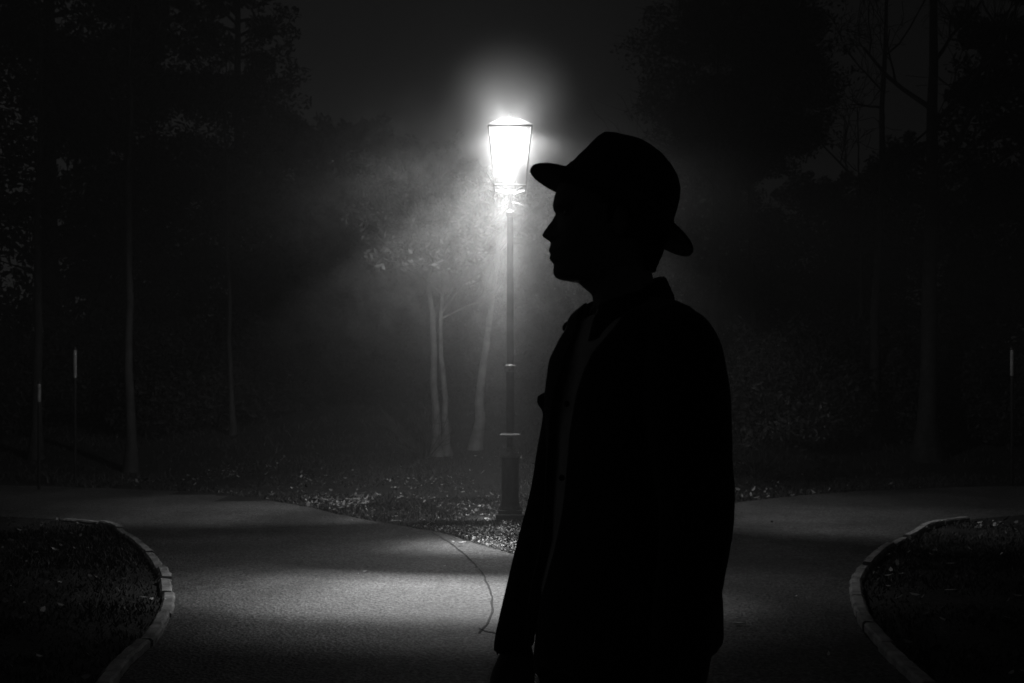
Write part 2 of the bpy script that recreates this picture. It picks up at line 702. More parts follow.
def grass_mesh(zones):
    out = []
    for (n, x0, x1, y0, y1, h0, h1, clump) in zones:
        X, Y, Z = scatter(n, x0, x1, y0, y1)
        dens = np.array([noise.noise(Vector((x * clump, y * clump, 0))) for x, y in zip(X, Y)])
        k = dens > RNG.uniform(-0.7, 0.25, len(X))
        X, Y, Z, dens = X[k], Y[k], Z[k], dens[k]
        m = len(X)
        h = RNG.uniform(h0, h1, m) * (1 + dens)
        w = RNG.uniform(0.003, 0.007, m) * (1 + h * 6)
        a = RNG.uniform(0, 2 * math.pi, m)
        lean = RNG.uniform(0.1, 1.3, m) * h
        la = RNG.uniform(0, 2 * math.pi, m)
        V = np.zeros((m, 3, 3))
        V[:, 0] = np.stack([X - np.cos(a) * w, Y - np.sin(a) * w, Z - .004], 1)
        V[:, 1] = np.stack([X + np.cos(a) * w, Y + np.sin(a) * w, Z - .004], 1)
        V[:, 2] = np.stack([X + np.cos(la) * lean, Y + np.sin(la) * lean, Z + h], 1)
        out.append(V)
    return mesh_np('grass', np.concatenate(out), 3)


g = link('grass', grass_mesh([
    (90000, -4.2, 4.2, 8.0, 12.4, 0.012, 0.042, 1.6),
    (70000, -7, 7, 12.2, 17.0, 0.02, 0.06, 1.2),
    (30000, -10, 10, 16, 24, 0.03, 0.10, 0.8),
    (34000, -5.0, -1.7, 4.2, 11.5, 0.012, 0.04, 1.4),
    (34000, 1.8, 5.2, 4.2, 11.5, 0.012, 0.04, 1.4),
]), M_GRASS)
tag(g, 'short rough grass on the verges beside the path', 'grass', kind='stuff')


def litter_mesh(zones):
    out = []
    for (n, x0, x1, y0, y1, s0, s1, clump, on_path) in zones:
        X, Y, Z = scatter(n, x0, x1, y0, y1, on_path)
        if clump:
            dens = np.array([noise.noise(Vector((x * clump + 7, y * clump, 5))) for x, y in zip(X, Y)])
            k = dens > RNG.uniform(-0.3, 0.5, len(X))
            X, Y, Z = X[k], Y[k], Z[k]
        m = len(X)
        s = RNG.uniform(s0, s1, m)
        a = RNG.uniform(0, 2 * math.pi, m)
        tx, ty = RNG.normal(0, 0.45, m), RNG.normal(0, 0.45, m)
        lift = RNG.uniform(0.010, 0.030, m) if not on_path else RNG.uniform(0.010, 0.016, m)
        V = np.zeros((m, 6, 3))
        shp = [(-1, 0), (-.45, -.42), (.35, -.38), (1, 0), (.3, .42), (-.5, .36)]
        for q, (u, v) in enumerate(shp):
            px = (u * np.cos(a) - v * np.sin(a)) * s
            py = (u * np.sin(a) + v * np.cos(a)) * s
            curl = (abs(u) ** 2) * 0.25 * s
            tz = np.clip(px * tx + py * ty, -lift * .7, .05)
            V[:, q] = np.stack([X + px, Y + py, Z + lift + tz + curl], 1)
        out.append(V)
    return mesh_np('fallen_leaves', np.concatenate(out), 6)


lv = link('fallen_leaves', litter_mesh([
    (900, -4.2, 2.5, 8.6, 12.4, 0.012, 0.035, 0.9, False),
    (3000, -6.0, 6.0, 12.0, 17.0, 0.015, 0.045, 0.7, False),
    (1100, -5.5, -1.8, 4.6, 11.4, 0.010, 0.036, 0.8, False),
    (1400, 1.9, 5.6, 4.8, 11.4, 0.010, 0.038, 0.8, False),
    (5200, -1.5, 0.5, 8.4, 10.6, 0.006, 0.018, 0.0, False),
    (420, -2.75, -1.75, 12.6, 14.0, 0.02, 0.045, 1.5, False),
    (6500, -5.0, 1.0, 10.6, 15.5, 0.008, 0.024, 1.1, False),
    (500, 2.8, 5.5, 13.0, 15.5, 0.015, 0.04, 1.1, False),
    (60, -3.5, 3.5, 5, 14.5, 0.008, 0.022, 0.0, True),
]), M_LITTER)
tag(lv, 'small fallen leaves scattered over the verges and lawns', 'fallen leaves', kind='stuff')


# a few larger pale leaves one can point at
def big_leaf(px, py, size, ang, label, h=0.03):
    p = G(px, py, h)
    rows, f = [], []
    for i in range(9):
        t = i / 8
        wdt = math.sin(math.pi * min(1, t * 1.05)) ** 0.8 * 0.42 * (1 - .25 * t) + 0.015
        for j in range(5):
            u = (j / 4 - .5) * 2
            x = (t - .5) * 2 * size
            y = u * wdt * size * (1 + 0.15 * math.sin(t * 22))
            z = 0.16 * size * (abs(u) ** 1.5) + 0.28 * size * (t - .4) ** 2
            rows.append((x * math.cos(ang) - y * math.sin(ang), x * math.sin(ang) + y * math.cos(ang), z))
    for i in range(8):
        for j in range(4):
            a = i * 5 + j
            f.append((a, a + 1, a + 6, a + 5))
    me = mesh_pydata('dry_leaf', rows, f)
    o = link('dry_leaf', me, M_DRY, smooth=True)
    o.location = p
    sm = o.modifiers.new('thick', 'SOLIDIFY')
    sm.thickness = 0.0015
    tag(o, label, 'leaf', 'larger dry leaves lying on the ground')


M_DRY = surf('dry_leaf_pale', 0.42, 0.65, 18, 0.6)
for a in [
    (352, 500, 0.085, 0.2, 'pale dry leaf in the verge left of the lamp post, largest of the bright cluster'),
    (363, 504, 0.07, 1.2, 'pale dry leaf in the verge, right end of the bright cluster left of the lamp'),
    (325, 500, 0.06, 2.4, 'pale dry leaf in the verge, left end of the bright cluster'),
    (341, 508, 0.05, 0.7, 'small pale leaf at the asphalt edge just below the bright cluster'),
    (462, 543, 0.045, 0.6, 'bright pale leaf on the crack side edge of the turf below the lamp post'),
    (453, 542, 0.028, 1.9, 'tiny pale leaf at the turf edge left of the brightest leaf'),
    (740, 624, 0.042, 0.05, "pale leaf lying flat on the asphalt to the right of the man's coat hem"),
    (143, 598, 0.035, 2.8, 'pale leaf on the left lawn close to the edging'),
    (935, 551, 0.05, 0.9, 'pale leaf standing up on the right lawn, farthest of the bright ones'),
    (951, 564, 0.04, 0.1, 'pale leaf at the right of the middle of the right lawn'),
    (951, 591, 0.05, 0.2, 'long pale leaf low on the right lawn'),
    (902, 574, 0.032, 0.3, 'small pale leaf near the middle of the right edging curve'),
    (395, 521, 0.035, 0.3, 'small leaf lying in the dark shade at the path edge left of the post'),
]:
    big_leaf(*a, h=0.012 if a[0] in (740, 395) else 0.03)


# ================================================================== trees
def grow(base, direction, length, radius, depth, rnd, segs, bend=0.25, up=0.12, min_r=0.004, spread=0.7, kids=3, ratio=0.68):
    """recursive branches -> list of (points, radii)"""
    out = []
    pts, rad = [base.copy()], [radius]
    d = direction.normalized()
    n = max(3, segs)
    for i in range(n):
        d = (d + Vector((rnd.gauss(0, bend), rnd.gauss(0, bend), rnd.gauss(0, bend) + up)) / n * 2).normalized()
        pts.append(pts[-1] + d * (length / n))
        rad.append(max(min_r, radius * (1 - 0.55 * (i + 1) / n)))
    out.append((pts, rad))
    if depth > 0:
        for k in range(kids + rnd.choice((0, 1))):
            t = rnd.uniform(0.35, 1.0)
            idx = min(n - 1, int(t * n))
            b = pts[idx].lerp(pts[idx + 1], t * n - idx if idx < n - 1 else 0.5)
            axis = Vector((rnd.gauss(0, 1), rnd.gauss(0, 1), rnd.gauss(0, .5))).normalized()
            nd = (d + axis * spread * rnd.uniform(.6, 1.3)).normalized()
            out += grow(b, nd, length * ratio * rnd.uniform(.65, 1.15), max(min_r, rad[idx] * 0.58), depth - 1, rnd, max(3, segs - 1), bend * 1.25, up, min_r, spread, kids, ratio)
    return out


def bare_tree(px, Y, H, r, seed, label, mat, group=None, zmax=99, leaves=0, lean=(0, 0), first=0.35, depth=3, limbs=9, limb_len=0.34, twigmat=None, min_r=0.006, stems=1, name='bare_tree'):
    rnd = random.Random(seed)
    X = (px - CX) / F * Y
    root = empty(name, (X, Y, bank(X, Y)))
    tag(root, label, 'tree', group)
    trunk = MB()
    br = MB()
    tips_ = []
    for s in range(stems):
        off = Vector((.14, rnd.uniform(-.12, .12), 0)) if s else Vector((0, 0, 0))
        pts, rad = [], []
        n = 16
        dx = dy = 0
        for i in range(n + 1):
            t = i / n
            dx += rnd.gauss(0, .020)
            dy += rnd.gauss(0, .020)
            k = 1.0 if not s else 0.82
            pts.append(Vector((X + lean[0] * t + dx, Y + lean[1] * t + dy, root.location.z - .06 + H * k * t)) + off * (1 + .8 * t))
            flare = 1 + 0.9 * math.exp(-t * H / 0.25)
            rad.append(max(0.012, r * k * (1 - 0.86 * t) * flare * rnd.uniform(.94, 1.06)))
        trunk.add(tube(pts, rad, 10))
        for b in range(limbs):
            t = first + (1 - first) * (b + rnd.random()) / limbs
            t = min(.97, t)
            i = int(t * n)
            p = pts[i].lerp(pts[min(n, i + 1)], t * n - i)
            az = rnd.uniform(0, 2 * math.pi)
            d = Vector((math.cos(az), math.sin(az), rnd.uniform(.35, 1.1)))
            for q in grow(p, d, H * limb_len * (1.15 - t) * rnd.uniform(.7, 1.2), rad[i] * 0.5, depth, rnd, 5, 0.3, 0.16, min_r):
                if max(p_.z for p_ in q[0]) > zmax:
                    continue
                tips_.append(q[0][-1])
                br.add(tube(q[0], q[1], 5 if q[1][0] > .02 else 3, cap=False))
    link('trunk', trunk.mesh('trunk'), mat, root, smooth=True)
    link('crown', br.mesh('crown'), twigmat or mat, root, smooth=True)
    if leaves:
        tips = [q for q in tips_ if 1.9 < q.z < zmax - .15 and q.x < -.55]
        rnd.shuffle(tips)
        tips = tips[:leaves]
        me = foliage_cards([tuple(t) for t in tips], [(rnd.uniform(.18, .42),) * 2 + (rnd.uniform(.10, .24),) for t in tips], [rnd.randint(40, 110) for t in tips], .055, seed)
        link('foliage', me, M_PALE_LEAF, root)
    return root


def foliage_cards(centers, radii, n_each, size, rnd_seed):
    """clumps of small leaf faces spread through ellipsoids"""
    g_ = np.random.default_rng(rnd_seed)
    out = []
    for c, rr, n in zip(centers, radii, n_each):
        d = g_.normal(0, 1, (n, 3))
        d /= np.linalg.norm(d, axis=1)[:, None]
        rad = g_.uniform(0.35, 1.0, n) ** 0.55
        p = np.array(c)[None] + d * rad[:, None] * np.array(rr)[None]
        a = g_.normal(0, 1, (n, 3))
        a /= np.linalg.norm(a, axis=1)[:, None]
        b = np.cross(a, g_.normal(0, 1, (n, 3)))
        b /= np.linalg.norm(b, axis=1)[:, None]
        s = g_.uniform(0.5, 1.3, n)[:, None] * size
        V = np.stack([p - a * s, p + b * s * .4, p + a * s, p - b * s * .4], 1)
        out.append(V)
    return mesh_np('crown', np.concatenate(out), 4)


def evergreen(px, Y, H, Rr, seed, label, shape='cone', z0=0.08, n=26000, size=0.10, group=None, name='evergreen_tree', wob=0.25, mat=None):
    rnd = random.Random(seed)
    X = (px - CX) / F * Y
    gz = bank(X, Y)
    root = empty(name, (X, Y, gz))
    tag(root, label, 'tree', group)
    centers, radii, ne = [], [], []
    K = 90 if shape != 'cone' else 110
    br = MB()
    for k in range(K):
        t = z0 + (1 - z0) * (k + .5) / K
        if shape == 'cone':
            rad = Rr * (1 - t) ** 0.75 + .12
        elif shape == 'round':
            u = (t - z0) / (1 - z0)
            rad = Rr * math.sqrt(max(0.02, 1 - (2 * u - 1.0) ** 2)) * (1.0 - .15 * u)
        else:
            u = (t - z0) / (1 - z0)
            rad = Rr * (1 - u ** 2.4) ** .6 * (0.75 + .25 * u) + .15
        a = rnd.uniform(0, 2 * math.pi)
        q = rnd.uniform(0.35, 0.92) * rad
        c = (X + math.cos(a) * q, Y + math.sin(a) * q, gz + t * H + rnd.gauss(0, .15))
        rr = max(.25, rad * rnd.uniform(.28, .5))
        centers.append(c)
        radii.append((rr, rr, rr * rnd.uniform(.4, .8)))
        ne.append(int(n / K * (rr / Rr) * 2.6) + 60)
        # the limb that carries the clump, and a spiky outer shoot
        p0 = Vector((X, Y, gz + max(.3, t * H - q * .25)))
        br.add(tube([p0, p0.lerp(Vector(c), .5) + Vector((0, 0, .1)), Vector(c)], [.05, .035, .012], 4, cap=False))
        for _ in range(3):
            aa = a + rnd.gauss(0, .5)
            tip = Vector((X + math.cos(aa) * rad * rnd.uniform(.9, 1 + wob), Y + math.sin(aa) * rad * rnd.uniform(.9, 1 + wob), c[2] + rnd.uniform(-.1, .7)))
            mid = Vector(c).lerp(tip, .75)
            centers.append(tuple(mid))
            radii.append((.16 + .1 * rad, .16 + .1 * rad, .16 + .06 * rad))
            ne.append(50)
            br.add(tube([Vector(c), tip], [.02, .006], 3, cap=False))
    tk = MB()
    tp = [Vector((X + rnd.gauss(0, .04), Y, gz - .05 + H * i / 8)) for i in range(9)]
    tk.add(tube(tp, [max(.03, Rr * .085 * (1 - .9 * i / 8)) for i in range(9)], 8))
    tr = link('trunk', tk.mesh('trunk'), M_BARK, root, smooth=True)
    link('limb', br.mesh('limb'), M_BARK, tr)
    link('crown', foliage_cards(centers, radii, ne, size, seed), mat or M_NEEDLE, root)
    return root


GB = 'trees at the back of the park'
# silhouettes against the sky
evergreen(50, 24, 14.5, 3.0, 1, 'tallest dark evergreen at the far left edge, cut by the frame', 'full', group=GB)
evergreen(130, 27, 13.0, 2.0, 2, 'dark evergreen right of the far left one, its crown merging with it', 'full', group=GB)
evergreen(236, 27, 13.6, 2.35, 3, 'spiky conifer left of the lamp with ragged pointed outline', 'cone', group=GB, wob=.6, size=.075, n=34000)
evergreen(300, 33, 8.6, 3.2, 4, 'low dark tree just right of the spiky conifer', 'round', group=GB)
evergreen(372, 36, 9.0, 3.4, 5, 'low broad tree in the dark tree line, midway between conifer and lamp', 'round', group=GB)
evergreen(452, 38, 8.6, 3.2, 6, 'low broad tree in the dark tree line directly left of the lantern', 'round', group=GB)
evergreen(560, 40, 8.0, 3.4, 8, 'low dark tree behind the lamp post and the brim of the hat', 'round', group=GB)
evergreen(735, 30, 12.2, 2.75, 9, 'large rounded evergreen high behind the back of the hat', 'round', z0=.50, n=60000, group=GB, wob=.5, size=.075)
evergreen(690, 38, 8.4, 3.3, 10, 'low dark tree under the large rounded evergreen', 'round', group=GB)
evergreen(820, 40, 8.0, 3.4, 12, 'low dark tree left of the two tall bare trees', 'round', group=GB)
evergreen(930, 38, 9.0, 3.6, 13, 'low dark tree behind the two tall bare trees', 'round', group=GB)
evergreen(1030, 27, 13.5, 2.2, 14, 'dark evergreen at the far right edge, cut by the frame', 'full', group=GB)

# bare trees
BT = 'bare trees on the right of the park'
bare_tree(927, 19, 11.5, 0.17, 21, 'tall bare tree on the right with the thicker trunk and spreading twigs', M_BARK, BT, lean=(.15, 0), first=.38, limbs=11)
bare_tree(872, 20, 10.5, 0.10, 22, 'slender bare tree forking in two just left of the thick bare trunk', M_BARK, BT, lean=(.25, 0), first=.42, limbs=8)
bare_tree(860, 23, 7.0, 0.06, 23, 'thin pale sapling trunk left of the slender forking tree', M_MID_BARK, BT, first=.6, limbs=4, depth=2)
bare_tree(714, 25, 9.5, 0.11, 24, "bare trunk below the rounded evergreen, just right of the man's hat", M_BARK, BT, first=.55, limbs=6, depth=2)
bare_tree(752, 27, 9.0, 0.10, 25, 'bare trunk below the right half of the rounded evergreen', M_BARK, BT, first=.55, limbs=6, depth=2)
# pale trees lit by the lamp
PT = 'pale barked trees behind the lamp'
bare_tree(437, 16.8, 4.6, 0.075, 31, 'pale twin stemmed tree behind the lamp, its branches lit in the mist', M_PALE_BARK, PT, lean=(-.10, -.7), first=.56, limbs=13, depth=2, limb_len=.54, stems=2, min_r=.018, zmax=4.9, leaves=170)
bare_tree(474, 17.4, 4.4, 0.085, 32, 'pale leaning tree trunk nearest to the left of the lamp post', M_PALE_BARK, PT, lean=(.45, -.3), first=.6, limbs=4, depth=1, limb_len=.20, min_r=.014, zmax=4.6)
# left side trunks
LT = 'trunks in the dark on the left'
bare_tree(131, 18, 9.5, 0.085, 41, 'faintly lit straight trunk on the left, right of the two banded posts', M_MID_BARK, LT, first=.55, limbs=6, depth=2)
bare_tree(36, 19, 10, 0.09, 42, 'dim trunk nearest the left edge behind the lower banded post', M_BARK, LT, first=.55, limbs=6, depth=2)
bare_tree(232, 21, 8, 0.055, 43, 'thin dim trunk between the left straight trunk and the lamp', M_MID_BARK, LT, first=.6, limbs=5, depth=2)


def shrub(px, Y, H, Rr, seed, label, leaves=700, leaf=0.045, group='shrubs along the back of the verge', mat=None, stems=16, spread=.8, bark=None):
    rnd = random.Random(seed)
    X = (px - CX) / F * Y
    gz = bank(X, Y)
    root = empty('shrub', (X, Y, gz))
    tag(root, label, 'shrub', group)
    st = MB()
    cs, rs, ne = [], [], []
    for i in range(stems):
        a = rnd.uniform(0, 2 * math.pi)
        d = Vector((math.cos(a) * spread, math.sin(a) * spread, rnd.uniform(.5, 1.3)))
        for q in grow(Vector((X + rnd.gauss(0, .06), Y + rnd.gauss(0, .06), gz - .02)), d, H * rnd.uniform(.6, 1.1), .012, 1, rnd, 5, .25, .1, .003, .6, 2):
            st.add(tube(q[0], q[1], 4, cap=False))
            if leaves:
                cs.append(tuple(q[0][-1]))
                rs.append((Rr * .28,) * 2 + (Rr * .22,))
                ne.append(max(4, leaves // (stems * 3)))
    link('stem', st.mesh('stem'), bark or M_MID_BARK, root)
    if leaves:
        me = foliage_cards(cs, rs, ne, leaf, seed)
        link('foliage', me, mat or M_LEAF, root)
    return root


shrub(424, 16.6, .95, .7, 51, 'bare twiggy bush at the foot of the pale twin stemmed tree', leaves=0, stems=18, spread=1.0, bark=M_MID_BARK)
shrub(757, 15.9, 1.0, .6, 52, 'leafy shrub with pale leaves by the path, right of the man', leaves=900, leaf=.05)
for i, (px, Y, H, lab) in enumerate([
    (20, 22, 1.9, 'dark shrub at the far left edge of the verge'),
    (105, 23, 2.1, 'dark shrub beside the straight trunk on the left'),
    (180, 22, 1.8, 'dark shrub between the straight and the thin left trunks'),
    (262, 23, 2.2, 'dark shrub right of the thin dim trunk'),
    (330, 25, 2.2, 'dark shrub farther left of the bare twiggy bush'),
    (395, 27, 2.3, 'dark shrub behind the bare twiggy bush'),
    (470, 27, 2.3, 'dark shrub behind the leaning pale trunk'),
    (545, 27, 2.2, "dark shrub behind the post and the man's jacket front"),
    (785, 20, 1.6, 'dark shrub right of the pale leafed shrub'),
    (850, 22, 2.0, 'dark shrub below the thin pale sapling'),
    (905, 21, 1.8, 'dark shrub beside the thick bare trunk'),
    (975, 21, 1.9, 'dark shrub in the right background left of the banded post'),
]):
    evergreen(px, Y, H, 1.5, 60 + i, lab, 'round', z0=.02, n=5200, size=.055, name='shrub', group='shrubs along the back of the verge')
    bpy.data.objects[-1] if False else None
for o in COL.objects:
    if o.name.split('.')[0] == 'shrub' and o.parent is None:
        o['category'] = 'shrub'
        for c in o.children:
            if c.name.split('.')[0] == 'crown':
                c.name = 'foliage'


# ================================================================== banded marker posts
def marker_post(px, Y, y_top, y_bot, label):
    X = (px - CX) / F * Y
    gz = bank(X, Y)
    root = empty('marker_post', (X, Y, gz))
    tag(root, label, 'post', 'posts in the dark with a pale band')
    zt, zb = W(px, y_top, Y).z, W(px, y_bot, Y).z
    v, f = lathe([(.020, -.05), (.020, zt - gz + .03), (.016, zt - gz + .05), (.004, zt - gz + .055)], 12, (X, Y, gz))
    link('pole', mesh_pydata('pole', v, f), M_CRACK, root, smooth=False)
    v, f = lathe([(.021, zb - gz), (.026, zb - gz + .01), (.026, zt - gz - .01), (.021, zt - gz)], 12, (X, Y, gz))
    link('band', mesh_pydata('band', v, f), M_WHITE, root, smooth=False)


marker_post(75, 15.6, 350, 378, 'dark post with a long pale band, taller of the two on the left')
marker_post(39, 15.0, 384, 402, 'dark post with a short pale band, lower of the two on the left')
marker_post(1012, 15.6, 350, 376, 'dark post with a pale band at the right edge')


# ================================================================== street lamp
def build_street_lamp():
    X, Y = LAMP.x, LAMP.y
    S = F / Y
    zz = lambda py: CAMZ + (HY - py) / S
    root = empty('street_lamp', (X, Y, 0))
    tag(root, 'lit old fashioned lamp post with a tapered glass lantern in the turf', 'street lamp')
    c = (X, Y, 0)
    # square stepped plinth
    mb = MB()
    mb.box((X, Y, 0.035), (.30, .30, .09))
    mb.box((X, Y, 0.100), (.25, .25, .05))
    link('plinth', bevel_mesh(mb.mesh('plinth'), .006), M_IRON, root)
    v, f = lathe([(.125, .122), (.125, .140), (.105, .155), (.098, .175), (.094, .20), (.092, zz(462)), (.096, zz(459)), (.096, zz(457))], 32, c)
    base = link('base_column', mesh_pydata('base_column', v, f), M_IRON, root, smooth=True)
    # access door on the base
    mb = MB()
    mb.box((X, Y - .0925, .42), (.085, .010, .30))
    link('access_door', bevel_mesh(mb.mesh('access_door'), .003), M_IRON, base)
    zc = zz(457)
    v, f = lathe([(.097, zc), (.112, zc + .006), (.112, zc + .016), (.085, zc + .028), (.048, zc + .045), (.040, zc + .06), (.050, zc + .075), (.050, zc + .085), (.036, zc + .10)], 32, c)
    link('base_cap', mesh_pydata('base_cap', v, f), M_IRON_CAP, root, smooth=True)
    zd = zz(435)
    v, f = lathe([(.040, zd - .03), (.070, zd - .012), (.113, zd - .004), (.115, zd + .004), (.095, zd + .014), (.045, zd + .024), (.040, zd + .035)], 32, c)
    link('collar', mesh_pydata('collar', v, f), M_IRON_CAP, root, smooth=True)
    v, f = lathe([(.036, zc + .09), (.034, zd), (.046, zd + .03), (.045, zz(372))], 24, c)
    link('lower_shaft', mesh_pydata('lower_shaft', v, f), M_IRON, root, smooth=True)
    zr = zz(367)
    v, f = lathe([(.046, zr - .045), (.056, zr - .02), (.062, zr - .004), (.060, zr + .012), (.044, zr + .026), (.042, zr + .03)], 24, c)
    link('collar', mesh_pydata('collar', v, f), M_IRON_CAP, root, smooth=True)
    z1 = zz(213)
    v, f = lathe([(.041, zr + .02), (.036, z1 - .55), (.033, z1 - .03)], 24, c)
    link('shaft', mesh_pydata('shaft', v, f), M_IRON, root, smooth=True)
    v, f = lathe([(.033, z1 - .05), (.045, z1 - .03), (.046, z1 - .006), (.048, z1 + .004), (.042, z1 + .014), (.028, z1 + .03)], 24, c)
    link('collar', mesh_pydata('collar', v, f), M_IRON_CAP, root, smooth=True)
    zb, zt = zz(188), zz(131)
    v, f = lathe([(.024, z1 + .02), (.020, z1 + .10), (.026, zb - .07), (.030, zb - .055)], 16, c)
    link('neck', mesh_pydata('neck', v, f), M_LANTERN, root, smooth=True)
    # ladder bars
    mb = MB()
    mb.add(tube([(X - .02, Y, z1 + .12), (X + .09, Y, z1 + .10), (X + .15, Y, z1 + .07)], [.005, .004, .004], 6))
    mb.add(tube([(X + .02, Y, z1 + .12), (X - .05, Y, z1 + .11), (X - .08, Y, z1 + .10)], [.005, .004, .004], 6))
    link('ladder_bar', mb.mesh('ladder_bar'), M_IRON_CAP, root, smooth=True)
    # lantern
    lan = empty('lantern', (0, 0, 0))
    lan.parent = root
    wb, wt = .165, .225     # half widths bottom and top

    def add(name, mesh_, mat, smooth=False):
        o = link(name, mesh_, mat, None, smooth)
        o.data.transform(Matrix.Translation(-Vector(root.location)))
        o.parent = lan
        return o
    mb = MB()
    cor = [(-1, -1), (1, -1), (1, 1), (-1, 1)]
    for sx, sy in cor:
        mb.add(tube([(X + sx * wb, Y + sy * wb, zb), (X + sx * wt, Y + sy * wt, zt)], [.007, .007], 8))
        # cradle arm
        mb.add(tube([(X + sx * wb, Y + sy * wb, zb), (X + sx * wb * .5, Y + sy * wb * .5, zb - .035), (X + sx * .02, Y + sy * .02, zb - .065)], [.010, .009, .010], 8))
    for k in range(4):
        a, b = cor[k], cor[(k + 1) % 4]
        mb.add(tube([(X + a[0] * wb, Y + a[1] * wb, zb), (X + b[0] * wb, Y + b[1] * wb, zb)], [.009, .009], 6))
        mb.add(tube([(X + a[0] * wt, Y + a[1] * wt, zt), (X + b[0] * wt, Y + b[1] * wt, zt)], [.012, .012], 6))
    add('lantern_frame', mb.mesh('lantern_frame'), M_LANTERN)
    for k in range(4):
        a, b = cor[k], cor[(k + 1) % 4]
        q, e = .985, .012
        P = [Vector((X + a[0] * wb * q, Y + a[1] * wb * q, zb + e)), Vector((X + b[0] * wb * q, Y + b[1] * wb * q, zb + e)),
             Vector((X + b[0] * wt * q, Y + b[1] * wt * q, zt - e)), Vector((X + a[0] * wt * q, Y + a[1] * wt * q, zt - e))]
        add('pane', mesh_pydata('pane', P, [(0, 1, 2, 3)]), M_GLASS)
    # vented roof, chimney and finial
    v, f = lathe([(wt + .004, zt + .012), (wt + .004, zt + .018), (.17, zt + .06), (.10, zt + .105), (.05, zt + .12)], 4, c, square=True)
    add('roof', mesh_pydata('roof', v, f), M_ROOF)
    v, f = lathe([(.045, zt + .115), (.05, zt + .125), (.022, zt + .14), (.028, zt + .16), (.010, zt + .185), (.004, zt + .21)], 12, c)
    add('finial', mesh_pydata('finial', v, f), M_LANTERN, True)
    v, f = lathe([(.02, zt - .115), (.07, zt - .10), (.10, zt - .06), (.11, zt - .02), (.10, zt + .005), (.06, zt + .03), (.02, zt + .04)], 24, c)
    add('glowing_bulb', mesh_pydata('glowing_bulb', v, f), M_LED, True)
    return root


build_street_lamp()


# ================================================================== the man
YM = 1.9
SM = F / YM
AX = 0.2136
ANG = R(20)
FR = Vector((-math.cos(ANG), -math.sin(ANG), 0))   # way his chest faces
LF = Vector((math.sin(ANG), -math.cos(ANG), 0))    # his left, towards the camera


def mx(px, Y=YM):
    return (px - CX) / F * Y


def mz(py, Y=YM):
    return CAMZ + (HY - py) / F * Y


# profile traced as heights; base is the face without nose, lips, brow
BASEF = [(150, 600), (156, 586), (163, 574), (172, 564), (184, 558.5), (196, 556.5), (206, 556), (214, 557), (223, 557), (233, 556.5), (241, 555.5), (250, 555), (260, 556), (268, 556.5), (274, 557), (279, 561), (282, 572)]
PROF = [(184, 558.5), (196, 554.5), (201, 553.0), (206, 552.6), (210, 553.5), (214, 555.3), (218, 553.0), (223, 549.2), (228, 545.6), (232.5, 542.6), (235.5, 541.4), (237.5, 542.4), (239.5, 546.5), (241, 549.3), (244, 550.4), (247, 549.6), (249.5, 548.2), (252, 548.6), (253.8, 551.0), (255.5, 549.9), (258, 549.2), (260.5, 549.8), (263, 553.2), (265, 554.2), (268, 553.4), (272, 553.0), (275.5, 554.0), (278, 556.2), (280, 560.2), (282, 572)]
BACK = [(150, 632), (156, 644), (163, 653), (172, 660), (184, 664.5), (200, 667), (220, 667), (238, 664), (252, 660), (262, 656), (272, 652), (282, 651)]
HW = [(150, .030), (156, .045), (163, .056), (172, .066), (184, .073), (200, .0765), (220, .0755), (238, .072), (252, .067), (262, .062), (270, .056), (276, .049), (280, .043), (282, .040)]


def head_geo(grow_by=0.0, z_lo=282, z_hi=150, features=True, n=72, rows=110):
    v, f = [], []
    for i in range(rows + 1):
        py = z_lo + (z_hi - z_lo) * i / rows
        fb = smooth_interp(py, BASEF)
        bk = smooth_interp(py, BACK)
        w = smooth_interp(py, HW)
        fe = smooth_interp(py, PROF) if features and py > 184 else fb
        if features and py > 184:
            bump = (fb - fe) / SM
        else:
            bump = 0
        x_f, x_b = mx(fb), mx(bk)
        xc = x_f + (x_b - x_f) * 0.52
        z = mz(py)
        # angular spread of the bump by feature (radians)
        if py < 212:
            sg = 0.55
        elif py < 243:
            sg = 0.10 + 0.10 * max(0, (py - 220) / 20)
        elif py < 264:
            sg = 0.36
        else:
            sg = 0.42
        for k in range(n):
            a = 2 * math.pi * k / n
            ca, sa = math.cos(a), math.sin(a)
            hx = (xc - x_f) if ca > 0 else (x_b - xc)
            front = max(0, ca)
            jaw = 1.0 - 0.22 * front ** 2 * min(1, max(0, (py - 225) / 45))
            p = 2.25
            # superellipse radius
            r_ = (abs(ca) ** p + abs(sa) ** p) ** (-1 / p)
            x = xc - (ca * r_) * hx
            y = sa * r_ * w * jaw
            aa = math.atan2(sa, ca)
            if features:
                g_ = math.exp(-(aa / sg) ** 2)
                x -= bump * g_
                # eye sockets and cheekbones
                es = math.exp(-((abs(aa) - .62) / .20) ** 2) * math.exp(-((py - 215) / 6.5) ** 2)
                x += .010 * es
                ck = math.exp(-((abs(aa) - .95) / .28) ** 2) * math.exp(-((py - 230) / 9) ** 2)
                y += math.copysign(.003 * ck, sa)
                # nostril wings
                nw = math.exp(-((abs(aa) - .26) / .10) ** 2) * math.exp(-((py - 237) / 2.8) ** 2)
                x -= .010 * nw
            if grow_by:
                d = Vector((x - xc, y, 0))
                d.normalize()
                x += d.x * grow_by
                y += d.y * grow_by
            v.append((x, YM + y, z))
    for i in range(rows):
        for k in range(n):
            a, b = i * n + k, i * n + (k + 1) % n
            f.append((a, b, b + n, a + n))
    f.append(tuple(reversed(range(n))))
    f.append(tuple(range(rows * n, (rows + 1) * n)))
    return v, f


